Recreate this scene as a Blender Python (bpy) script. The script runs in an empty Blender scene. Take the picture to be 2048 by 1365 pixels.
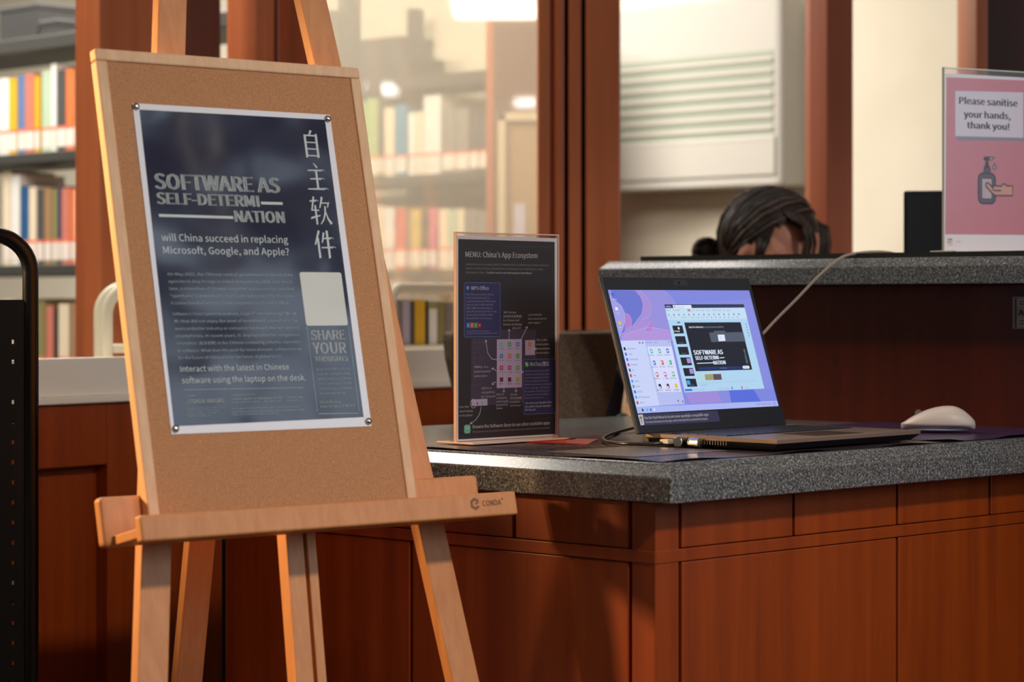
import bpy, bmesh, math, os, random
from mathutils import Vector, Matrix
R = math.radians
scene = bpy.context.scene
C = scene.collection
# ---------------------------------------------------------------- camera, world, lights, exposure
ZC, F, CX, CY = 0.97, 4700.0, 1024.0, 600.0      # eye height; focal length and principal point for the 2048 x 1365 frame
cam = bpy.data.cameras.new('camera'); co = bpy.data.objects.new('camera', cam); C.objects.link(co)
co.location = (0, 0, ZC); co.rotation_euler = (R(90), 0, 0)
cam.sensor_width = 36; cam.lens = 36 * F / 2048; cam.shift_y = -(682.5 - CY) / 2048
cam.clip_start = .1; cam.clip_end = 60
cam.dof.use_dof = True; cam.dof.focus_distance = 3.36; cam.dof.aperture_fstop = 4.6
scene.camera = co
w = bpy.data.worlds.new('world'); scene.world = w; w.use_nodes = True
w.node_tree.nodes['Background'].inputs[0].default_value = (1.0, .93, .85, 1)
w.node_tree.nodes['Background'].inputs[1].default_value = .19
def area(name, loc, target, size, sizey, power, col):
    l = bpy.data.lights.new(name, 'AREA'); l.shape = 'RECTANGLE'; l.size = size; l.size_y = sizey; l.energy = power; l.color = col
    o = bpy.data.objects.new(name, l); C.objects.link(o); o.location = loc
    o.rotation_euler = (Vector(target) - Vector(loc)).to_track_quat('-Z', 'Y').to_euler(); return o
def spot(name, loc, target, power, col, deg, blend, rad=.12):
    l = bpy.data.lights.new(name, 'SPOT'); l.energy = power; l.color = col; l.spot_size = R(deg); l.spot_blend = blend; l.shadow_soft_size = rad
    o = bpy.data.objects.new(name, l); C.objects.link(o); o.location = loc
    o.rotation_euler = (Vector(target) - Vector(loc)).to_track_quat('-Z', 'Y').to_euler(); return o
area('daylight_window', (4.2, 1.3, 2.1), (-.2, 3.1, .9), 2.4, 1.8, 50, (.70, .85, 1.0))
spot('ceiling_spot_front', (1.5, 1.1, 2.82), (-.05, 3.0, .10), 225, (1.0, .84, .68), 66, 1.0)
spot('warm_lamp_left', (-2.4, 3.2, 1.45), (-.4, 2.96, .90), 330, (1.0, .60, .24), 33, .6)  # unseen warm lamp off to the left, cone narrowed to the easel
area('ceiling_lamp_lobby', (-1.5, 4.65, 2.72), (-1.5, 4.65, 0), .7, 1.2, 44, (1.0, .94, .84))
area('ceiling_lamp_desk', (-.74, 5.06, 2.72), (-.74, 5.06, 0), .5, .55, 18, (1.0, .95, .90))
spot('notice_fill_spot', (2.3, 1.5, 2.75), (.98, 4.0, 1.22), 190, (1.0, .92, .86), 20, .8)  # fill spot added to brighten the pink notice
area('ceiling_lamp_staff', (1.1, 5.8, 2.72), (.9, 6.1, 0), 1.6, .8, 4, (1.0, .95, .87))
area('ceiling_lamp_stacks', (-1.4, 6.4, 2.72), (-1.4, 6.8, 0), 2.4, 1.0, 186, (1.0, .96, .89))
area('ceiling_lamp_hall', (-.1, -3.26, 2.72), (-.1, -3.26, 0), .5, .95, 26, (1, .98, .95))
area('ceiling_lamp_hall_far', (-1.07, -8.7, 2.72), (-1.07, -8.7, 0), .22, 1.0, 9, (1, .98, .95))
area('ceiling_lamp_hall_end', (.12, -10.0, 2.72), (.12, -10.0, 0), .2, 1.0, 7, (1, .98, .95))
scene.view_settings.view_transform = 'Standard'; scene.view_settings.look = 'None'
scene.view_settings.exposure = 0.0; scene.view_settings.gamma = 1
scene.cycles.use_denoising = True; scene.cycles.max_bounces = 8; scene.cycles.transparent_max_bounces = 16
scene.cycles.caustics_reflective = False; scene.cycles.caustics_refractive = False
# ---------------------------------------------------------------- printed matter: metres from the top left corner of each page
POSTER=[('p', [(0.00882, 0.00799), (0.2879, 0.00728), (0.28633, 0.4077), (0.00484, 0.41027)], 'navy'), ('t', 'SOFTWARE AS', 0.01782, 0.11014, 0.18539, 0.01986, 'ink', 2), ('t', 'SELF-DETERMI', 0.01791, 0.12961, 0.15059, 0.01485, 'ink', 2), ('l', [(0.17112, 0.12445), (0.20394, 0.12427)], 0.0035, 'ink'), ('t', 'NATION', 0.12852, 0.15031, 0.07583, 0.01499, 'ink', 2), ('l', [(0.01869, 0.1444), (0.12648, 0.14472)], 0.0035, 'ink'), ('t', 'will China succeed in replacing', 0.01877, 0.17708, 0.18606, 0.00902, 'ink', 0), ('t', 'Microsoft, Google, and Apple?', 0.01889, 0.19317, 0.18512, 0.009, 'ink', 0), ('g', 'zi', 0.26079, 0.04171, 0.034, 0.0385, 'ink'), ('g', 'zhu', 0.26244, 0.08647, 0.034, 0.0385, 'ink'), ('g', 'ruan', 0.26142, 0.13199, 0.034, 0.0385, 'ink'), ('g', 'jian', 0.26125, 0.17771, 0.034, 0.0385, 'ink'), ('r', 0.2159, 0.21539, 0.28091, 0.28625, 0.003, 'card'), ('t', 'SHARE', 0.22084, 0.30493, 0.05281, 0.01265, 'ink', 1), ('t', 'YOUR', 0.22108, 0.32322, 0.05214, 0.01487, 'ink', 1), ('t', 'THOUGHTS', 0.22219, 0.33317, 0.05194, 0.00638, 'ink', 2), ('l', [(0.2165, 0.28655), (0.21579, 0.39879)], 0.0007, 'inkd'), ('l', [(0.2808, 0.28649), (0.28048, 0.39937)], 0.0007, 'inkd'), ('l', [(0.21703, 0.40124), (0.27895, 0.40245)], 0.0007, 'inkd'), ('t', 'Scan the QR code to', 0.22222, 0.34482, 0.05212, 0.00275, 'inkd', 0), ('t', 'view the exhibit Padlet,', 0.22246, 0.35117, 0.0518, 0.00276, 'inkd', 0), ('t', 'which lets you share', 0.2227, 0.35751, 0.05148, 0.00275, 'inkd', 0), ('t', 'reflections and view the', 0.22294, 0.36385, 0.05116, 0.00275, 'inkd', 0), ('t', 'interactive presentation', 0.22318, 0.37018, 0.05084, 0.00274, 'inkd', 0), ('t', 'on your own device.', 0.22342, 0.37634, 0.0393, 0.00275, 'inkd', 0), ('t', 'Or see this box', 0.22122, 0.38781, 0.03147, 0.00308, 'ink', 1), ('t', 'beside the laptop on the desk', 0.22103, 0.39338, 0.05444, 0.00308, 'ink', 1), ('t', 'On May 2022, the Chinese central government ordered state', 0.02071, 0.22113, 0.18394, 0.00352, 'inkd', 0), ('t', 'agencies to drop foreign-branded computers by 2024. One month', 0.02078, 0.23036, 0.18305, 0.00352, 'inkd', 0), ('t', 'later, a consortium of Chinese companies and universities launched', 0.02103, 0.23957, 0.18299, 0.00351, 'inkd', 0), ('t', '"openKylin," a domestically-developed replacement for Windows.', 0.0211, 0.24879, 0.18129, 0.00351, 'inkd', 0), ('t', 'It comes bundled with a Chinese competitor to Microsoft Office.', 0.02135, 0.25796, 0.17278, 0.00351, 'inkd', 0), ('t', 'Software is China\'s perennial weakness, a type of "core technology" (核心技', 0.02131, 0.27169, 0.18162, 0.0035, 'inkd', 0), ('t', '术) that did not enjoy the level of investment poured into the', 0.02154, 0.28102, 0.18156, 0.0035, 'inkd', 0), ('t', 'semiconductor industry or consumer hardware like laptops and', 0.02159, 0.29032, 0.18208, 0.00349, 'inkd', 0), ('t', 'smartphones. In recent years, Xi Jinping called for indigenous', 0.02126, 0.29963, 0.18197, 0.00349, 'inkd', 0), ('t', 'innovation (自主创新) in the Chinese computing industry, especially', 0.02187, 0.30892, 0.18152, 0.00348, 'inkd', 0), ('t', 'in software. What does this push for more domestic software mean', 0.0221, 0.31822, 0.18126, 0.00348, 'inkd', 0), ('t', 'for the future of China and for the future of global tech?', 0.02215, 0.32714, 0.14886, 0.00348, 'inkd', 0), ('t', 'Interact with the latest in Chinese', 0.02269, 0.34296, 0.15835, 0.00727, 'ink', 0), ('t', 'software using the laptop on the desk.', 0.0229, 0.35742, 0.18122, 0.00726, 'ink', 0), ('l', [(0.02375, 0.36545), (0.19912, 0.36699)], 0.0006, 'inkd'), ('t', 'Curated by', 0.02632, 0.37401, 0.01342, 0.0023, 'inkd', 0), ('t', 'JOSHUA VARGAS', 0.02518, 0.38253, 0.05441, 0.00493, 'ink', 1), ('t', 'Research and design by the curator', 0.02459, 0.38992, 0.05539, 0.00197, 'inkd', 0), ('t', 'with the help of the library', 0.02413, 0.39305, 0.0459, 0.00197, 'inkd', 0), ('t', 'and its readers, for the', 0.02367, 0.39628, 0.04211, 0.00197, 'inkd', 0), ('t', 'exhibit on software', 0.02322, 0.39945, 0.03549, 0.00197, 'inkd', 0), ('t', 'Presented together with', 0.09101, 0.37475, 0.03464, 0.00217, 'inkd', 0), ('t', 'Software made for self-determination and open computing today', 0.09043, 0.37992, 0.10544, 0.00217, 'ink', 1), ('t', 'Shown beside the laptop        App menu card        Library desk', 0.08985, 0.38387, 0.09942, 0.00216, 'inkd', 0), ('t', 'All of the apps on the laptop were tested before the exhibit opened to readers', 0.0887, 0.39196, 0.10032, 0.00216, 'inkd', 0), ('t', 'and the library staff will help with any question about the exhibit and its laptop', 0.08812, 0.39614, 0.10824, 0.00216, 'inkd', 0), ('t', 'Thank you for visiting this exhibit in the library', 0.08754, 0.39947, 0.06962, 0.00217, 'inkd', 0)]
MENU=[('p', [(0.00391, 0.00493), (0.20442, 0.00563), (0.20563, 0.29454), (0.00393, 0.29429)], 'dark'), ('t', "MENU: China's App Ecosystem", 0.01823, 0.03067, 0.14924, 0.00784, 'white', 1), ('t', 'openKylin cannot use apps made for Windows, which is still the most common operating', 0.01862, 0.04219, 0.1729, 0.00242, 'grey', 0), ('t', 'system in China. However, openKylin has a growing app store with a focus on apps', 0.0188, 0.0482, 0.16052, 0.00242, 'grey', 0), ('t', 'developed in China.', 0.01898, 0.05424, 0.03898, 0.00243, 'grey', 0), ('t', 'Try them out for yourself using the Start Menu!', 0.06045, 0.05427, 0.09442, 0.00256, 'white', 1), ('l', [(0.09706, 0.01401), (0.19609, 0.01411), (0.19903, 0.0167), (0.20078, 0.0921)], 0.0004, 'line'), ('r', 0.015425, 0.067395, 0.08962, 0.14704499999999998, 0.003, 'edge'), ('r', 0.016225, 0.06819499999999999, 0.08882000000000001, 0.14624499999999999, 0.0025, 'indigo'), ('d', 0.02292, 0.07544, 0.00345, 'blue'), ('t', 'W', 0.02125, 0.07659, 0.00328, 0.00219, 'white', 1), ('t', 'WPS Office', 0.02943, 0.07838, 0.03633, 0.00532, 'white', 1), ('t', 'WPS Office, developed by Zhuhai', 0.01939, 0.08605, 0.0554, 0.00243, 'grey', 0), ('t', 'based company Kingsoft, is a', 0.01944, 0.09099, 0.04854, 0.00243, 'grey', 0), ('t', 'competitor to Microsoft Office. Some', 0.01949, 0.09598, 0.06096, 0.00243, 'grey', 0), ('t', 'observers call it a 山寨 (shanzhai)', 0.01954, 0.10092, 0.05459, 0.00243, 'grey', 0), ('t', 'Office, 山寨 in this case implying', 0.01959, 0.10587, 0.05275, 0.00243, 'grey', 0), ('t', 'knock-off, because its interface is very', 0.01963, 0.11088, 0.06218, 0.00243, 'grey', 0), ('t', 'similar to Microsoft Office. Unlike', 0.01968, 0.1158, 0.05446, 0.00244, 'grey', 0), ('t', 'Microsoft Office, it is free to use.', 0.01973, 0.12076, 0.05228, 0.00243, 'grey', 0), ('p', [(0.02043, 0.1258), (0.0275, 0.12588), (0.02733, 0.13343), (0.02025, 0.13334)], 'blue'), ('t', 'W', 0.02227, 0.13153, 0.00313, 0.00348, 'white', 1), ('p', [(0.02833, 0.12589), (0.03493, 0.12597), (0.03476, 0.13353), (0.02815, 0.13344)], 'orange'), ('t', 'P', 0.03018, 0.13162, 0.00264, 0.00349, 'white', 1), ('p', [(0.03592, 0.12598), (0.04271, 0.12606), (0.04254, 0.13363), (0.03575, 0.13354)], 'green'), ('t', 'S', 0.03778, 0.13172, 0.00281, 0.00349, 'white', 1), ('p', [(0.04354, 0.12607), (0.05051, 0.12615), (0.05034, 0.13373), (0.04337, 0.13364)], 'red'), ('t', 'P', 0.0454, 0.13182, 0.00299, 0.00349, 'white', 1), ('t', 'Try out WPS Writer, Presentation, or', 0.02025, 0.13924, 0.04905, 0.00211, 'grey', 0), ('t', 'Spreadsheets and compare to Microsoft Office!', 0.02017, 0.14253, 0.06436, 0.00198, 'grey', 0), ('p', [(0.03031, 0.14921), (0.08924, 0.14683), (0.08985, 0.1364), (0.16454, 0.13742), (0.16439, 0.24609), (0.029, 0.24666)], 'dim'), ('d', 0.03676, 0.15462, 0.00151, 'dimd'), ('t', 'System Monitor', 0.04145, 0.15577, 0.01608, 0.00173, 'dimd', 0), ('d', 0.03659, 0.1623, 0.0015, 'dimd'), ('t', 'Toolkit', 0.04128, 0.16341, 0.01039, 0.00173, 'dimd', 0), ('d', 0.03641, 0.16998, 0.00151, 'dimd'), ('t', 'Vim', 0.0411, 0.17106, 0.00529, 0.00173, 'dimd', 0), ('d', 0.03624, 0.17767, 0.0015, 'dimd'), ('t', 'Boot Maker', 0.04092, 0.17889, 0.01704, 0.00172, 'dimd', 0), ('d', 0.03606, 0.18536, 0.00151, 'dimd'), ('t', 'Video Player', 0.04075, 0.1866, 0.01609, 0.00172, 'dimd', 0), ('d', 0.03588, 0.19306, 0.00151, 'dimd'), ('t', 'Weather', 0.04057, 0.19425, 0.01135, 0.00172, 'dimd', 0), ('d', 0.03571, 0.20075, 0.0015, 'dimd'), ('t', 'Office Assistant', 0.0404, 0.20209, 0.02084, 0.00173, 'dimd', 0), ('d', 0.03553, 0.20845, 0.00151, 'dimd'), ('t', 'Office', 0.04022, 0.20963, 0.00756, 0.00173, 'dimd', 0), ('d', 0.03535, 0.21616, 0.00151, 'dimd'), ('t', 'Reader', 0.04005, 0.21737, 0.00945, 0.00173, 'dimd', 0), ('p', [(0.08206, 0.15073), (0.13435, 0.15091), (0.13426, 0.22237), (0.08184, 0.22238)], 'lilac'), ('r', 0.0881, 0.15511, 0.0949, 0.16139, 0.001, 'teal'), ('d', 0.0915, 0.15825, 0.00154, 'lilac'), ('t', 'Software', 0.08596, 0.16535, 0.01078, 0.00174, 'dimd', 0), ('r', 0.10497, 0.15527, 0.11181, 0.16157, 0.001, 'green'), ('d', 0.10839, 0.15842, 0.00155, 'lilac'), ('t', 'Secure', 0.10282, 0.16554, 0.01085, 0.00175, 'dimd', 0), ('r', 0.12196, 0.15543, 0.12885, 0.16175, 0.001, 'blue'), ('d', 0.1254, 0.15859, 0.00156, 'lilac'), ('t', 'Weather', 0.1198, 0.16573, 0.01092, 0.00175, 'dimd', 0), ('r', 0.08811, 0.17231, 0.0949, 0.17862, 0.001, 'blue'), ('t', 'W', 0.08975, 0.17681, 0.00347, 0.00295, 'white', 1), ('t', 'Writer', 0.08597, 0.18258, 0.01079, 0.00175, 'dimd', 0), ('r', 0.10499, 0.17253, 0.11184, 0.17887, 0.001, 'orange'), ('t', 'P', 0.10664, 0.17705, 0.00349, 0.00296, 'white', 1), ('t', 'Present', 0.10284, 0.18283, 0.01086, 0.00175, 'dimd', 0), ('r', 0.12199, 0.17275, 0.12888, 0.17911, 0.001, 'green'), ('t', 'S', 0.12365, 0.17728, 0.00351, 0.00297, 'white', 1), ('t', 'Spread', 0.11983, 0.18308, 0.01092, 0.00175, 'dimd', 0), ('r', 0.08813, 0.18954, 0.09493, 0.19588, 0.001, 'red'), ('d', 0.09153, 0.19271, 0.00154, 'lilac'), ('t', 'Store', 0.08599, 0.19983, 0.01078, 0.00175, 'dimd', 0), ('r', 0.10502, 0.18982, 0.11186, 0.19618, 0.001, 'magenta'), ('d', 0.10844, 0.193, 0.00155, 'lilac'), ('t', '一淘', 0.10286, 0.20014, 0.01086, 0.00175, 'dimd', 0), ('r', 0.12201, 0.19009, 0.12891, 0.19648, 0.001, 'green'), ('d', 0.12546, 0.19329, 0.00157, 'lilac'), ('t', 'Chat', 0.11985, 0.20045, 0.01094, 0.00176, 'dimd', 0), ('r', 0.08813, 0.20678, 0.09495, 0.21315, 0.001, 'brown'), ('t', '腾讯', 0.086, 0.21709, 0.01079, 0.00174, 'dimd', 0), ('r', 0.10503, 0.20712, 0.11189, 0.21352, 0.001, 'brown'), ('t', '夸克', 0.10288, 0.21746, 0.01087, 0.00175, 'dimd', 0), ('r', 0.12205, 0.20746, 0.12895, 0.21388, 0.001, 'yellow'), ('t', '浏览', 0.11988, 0.21784, 0.01094, 0.00175, 'dimd', 0), ('p', [(0.14098, 0.15278), (0.16187, 0.15245), (0.16202, 0.17488), (0.14112, 0.17498)], 'lilac'), ('r', 0.14759, 0.15587, 0.15416, 0.16195, 0.001, 'orange'), ('t', 'P', 0.14928, 0.16027, 0.00335, 0.00271, 'white', 1), ('t', 'Presentation', 0.14622, 0.16568, 0.00788, 0.00136, 'dimd', 0), ('r', 0.13751, 0.18094, 0.2061, 0.26323, 0.003, 'edge'), ('r', 0.13831, 0.18173999999999998, 0.2053, 0.26243, 0.0025, 'indigo'), ('r', 0.14111, 0.18473, 0.14804, 0.19249, 0.0012, 'green'), ('d', 0.14341, 0.18777, 0.00177, 'white'), ('d', 0.14593, 0.18973, 0.00138, 'white'), ('t', 'WeChat/微信', 0.15063, 0.19137, 0.04176, 0.0057, 'white', 1), ('t', 'WeChat (known in China as 微信/', 0.14101, 0.19986, 0.05322, 0.00244, 'grey', 0), ('t', 'Weixin) is considered the largest', 0.14091, 0.20487, 0.05283, 0.00244, 'grey', 0), ('t', 'instant messaging app in China.', 0.14081, 0.20987, 0.05183, 0.00245, 'grey', 0), ('t', 'WeChat, developed by Shenzhen-', 0.14071, 0.21487, 0.05023, 0.00244, 'grey', 0), ('t', 'based Tencent, has also developed', 0.14061, 0.21999, 0.05766, 0.00244, 'grey', 0), ('t', 'into a "super-app," with functions', 0.14051, 0.22496, 0.05425, 0.00244, 'grey', 0), ('t', 'like payment, video games, and', 0.14041, 0.22995, 0.05225, 0.00244, 'grey', 0), ('t', 'videoconferencing available to', 0.1403, 0.23496, 0.05126, 0.00245, 'grey', 0), ('t', 'Mainland Chinese users.', 0.1402, 0.23978, 0.03985, 0.00244, 'grey', 0), ('t', 'Text Joshua your thoughts about', 0.14083, 0.24763, 0.05693, 0.00299, 'white', 1), ('t', 'this exhibit using the openKylin', 0.14073, 0.25294, 0.05552, 0.00299, 'white', 1), ('t', 'WeChat app!', 0.14062, 0.25765, 0.02255, 0.00299, 'white', 1), ('l', [(0.15398, 0.27097), (0.19897, 0.26933), (0.19924, 0.28726)], 0.0004, 'line'), ('r', 0.01527, 0.2737, 0.02805, 0.28635, 0.003, 'teal'), ('l', [(0.01798, 0.27615), (0.02166, 0.27936), (0.02549, 0.27633)], 0.0012, 'white'), ('t', 'Browse the Software Store to see other available apps', 0.03259, 0.27944, 0.16115, 0.00466, 'white', 0), ('t', 'Many apps may only be available in Mandarin Chinese. Some apps available in the store do not work.', 0.03244, 0.28568, 0.16118, 0.0024, 'grey', 0), ('p', [(0.03015, 0.23766), (0.06237, 0.23716), (0.06273, 0.24694), (0.03031, 0.24697)], 'lilac'), ('d', 0.04172, 0.24352, 0.0017, 'dimd'), ('r', 0.04935, 0.24113, 0.05343, 0.24527, 0.001, 'teal'), ('l', [(0.03944, 0.24371), (0.03905, 0.24589), (0.03802, 0.24778), (0.03647, 0.24915), (0.0346, 0.24983), (0.03263, 0.24975), (0.0308, 0.24891), (0.02934, 0.24742), (0.02841, 0.24545), (0.02814, 0.24325), (0.02855, 0.24108), (0.02959, 0.2392), (0.03114, 0.23785), (0.03301, 0.23718), (0.03498, 0.23727), (0.03681, 0.23812), (0.03826, 0.23963), (0.03918, 0.24161), (0.03944, 0.24381)], 0.0007, 'white'), ('l', [(0.10705, 0.15315), (0.10741, 0.1361)], 0.0008, 'white'), ('l', [(0.10741, 0.1361), (0.10975, 0.1389)], 0.0008, 'white'), ('l', [(0.10741, 0.1361), (0.10496, 0.13883)], 0.0008, 'white'), ('l', [(0.13037, 0.15422), (0.14551, 0.13256)], 0.0008, 'white'), ('l', [(0.14551, 0.13256), (0.14595, 0.13579)], 0.0008, 'white'), ('l', [(0.14551, 0.13256), (0.14157, 0.13433)], 0.0008, 'white'), ('l', [(0.08179, 0.18055), (0.07129, 0.17925), (0.06291, 0.17039), (0.05896, 0.15141)], 0.0008, 'white'), ('l', [(0.05896, 0.15141), (0.06185, 0.1539)], 0.0008, 'white'), ('l', [(0.05896, 0.15141), (0.0572, 0.15434)], 0.0008, 'white'), ('l', [(0.08104, 0.19755), (0.07632, 0.19408), (0.07098, 0.19327)], 0.0008, 'white'), ('l', [(0.07098, 0.19327), (0.07529, 0.19224)], 0.0008, 'white'), ('l', [(0.07098, 0.19327), (0.07439, 0.19547)], 0.0008, 'white'), ('l', [(0.08012, 0.21334), (0.07531, 0.21414), (0.07199, 0.21712)], 0.0008, 'white'), ('l', [(0.07199, 0.21712), (0.07249, 0.21393)], 0.0008, 'white'), ('l', [(0.07199, 0.21712), (0.07626, 0.21602)], 0.0008, 'white'), ('l', [(0.0996, 0.20341), (0.09647, 0.21408), (0.09615, 0.22915)], 0.0008, 'white'), ('l', [(0.09615, 0.22915), (0.09382, 0.22631)], 0.0008, 'white'), ('l', [(0.09615, 0.22915), (0.0986, 0.22646)], 0.0008, 'white'), ('l', [(0.12154, 0.22266), (0.1214, 0.22901)], 0.0008, 'white'), ('l', [(0.1214, 0.22901), (0.11905, 0.22616)], 0.0008, 'white'), ('l', [(0.1214, 0.22901), (0.12388, 0.22631)], 0.0008, 'white'), ('l', [(0.15411, 0.16521), (0.16497, 0.16596)], 0.0008, 'white'), ('l', [(0.16497, 0.16596), (0.16071, 0.16735)], 0.0008, 'white'), ('l', [(0.16497, 0.16596), (0.16113, 0.16401)], 0.0008, 'white'), ('l', [(0.12887, 0.19851), (0.13379, 0.19729), (0.13588, 0.201)], 0.0008, 'white'), ('l', [(0.13588, 0.201), (0.13215, 0.19895)], 0.0008, 'white'), ('l', [(0.13588, 0.201), (0.13667, 0.19781)], 0.0008, 'white'), ('l', [(0.04976, 0.24808), (0.04668, 0.25865), (0.03891, 0.26702), (0.02746, 0.27255)], 0.0008, 'white'), ('l', [(0.02746, 0.27255), (0.02923, 0.26966)], 0.0008, 'white'), ('l', [(0.02746, 0.27255), (0.03197, 0.27241)], 0.0008, 'white'), ('t', '360 Secure', 0.09528, 0.11266, 0.02694, 0.00306, 'white', 3), ('t', '(360安全浏览器)', 0.09515, 0.11862, 0.03858, 0.00306, 'white', 3), ('t', 'is a Chinese-built', 0.09502, 0.1245, 0.03393, 0.00306, 'white', 3), ('t', 'browser by Beijing', 0.0949, 0.13044, 0.03859, 0.00306, 'white', 3), ('t', 'Qihoo 360', 0.11399, 0.13598, 0.01766, 0.00307, 'white', 3), ('t', 'openKylin', 0.14704, 0.11623, 0.02962, 0.00285, 'white', 3), ('t', 'also comes with its', 0.14692, 0.12224, 0.03957, 0.00285, 'white', 3), ('t', 'own apps!', 0.1468, 0.12814, 0.02685, 0.00286, 'white', 3), ('t', 'This is the', 0.1648, 0.15419, 0.02284, 0.00299, 'white', 3), ('t', 'interactive', 0.16467, 0.16062, 0.02638, 0.00299, 'white', 3), ('t', 'presentation', 0.16455, 0.16704, 0.02932, 0.00299, 'white', 3), ('t', 'for this exhibit', 0.16442, 0.17343, 0.02697, 0.00299, 'white', 3), ('t', 'VMALL is a', 0.03533, 0.1918, 0.02837, 0.00292, 'white', 3), ('t', 'Huawei-operated', 0.03518, 0.19851, 0.03341, 0.00292, 'white', 3), ('t', 'online store', 0.03503, 0.20509, 0.0267, 0.00292, 'white', 3), ('t', 'QQ is a', 0.05032, 0.22291, 0.02002, 0.00293, 'white', 3), ('t', 'chat platform', 0.05018, 0.22918, 0.0272, 0.00294, 'white', 3), ('t', 'by Tencent', 0.05004, 0.23535, 0.02865, 0.00293, 'white', 3), ('t', 'Yitao is', 0.08065, 0.2328, 0.01539, 0.00268, 'white', 3), ('t', 'a shopping', 0.08054, 0.23802, 0.02182, 0.00268, 'white', 3), ('t', 'search engine', 0.08043, 0.24319, 0.02569, 0.00268, 'white', 3), ('t', 'operated by', 0.08032, 0.24828, 0.0244, 0.00268, 'white', 3), ('t', 'Taobao', 0.0802, 0.25319, 0.01283, 0.00269, 'white', 3), ('t', 'Quark', 0.10961, 0.23373, 0.0144, 0.0027, 'white', 3), ('t', '(夸克浏览器)', 0.1095, 0.2393, 0.02403, 0.0027, 'white', 3), ('t', 'is another', 0.10939, 0.24466, 0.02041, 0.0027, 'white', 3), ('t', 'one to browse', 0.10927, 0.25011, 0.02283, 0.0027, 'white', 3), ('t', 'Use the', 0.00552, 0.24894, 0.01902, 0.00291, 'white', 3), ('t', 'start menu', 0.00537, 0.25519, 0.02721, 0.00291, 'white', 3), ('t', 'to try apps!', 0.00523, 0.26128, 0.02639, 0.00291, 'white', 3)]
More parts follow.
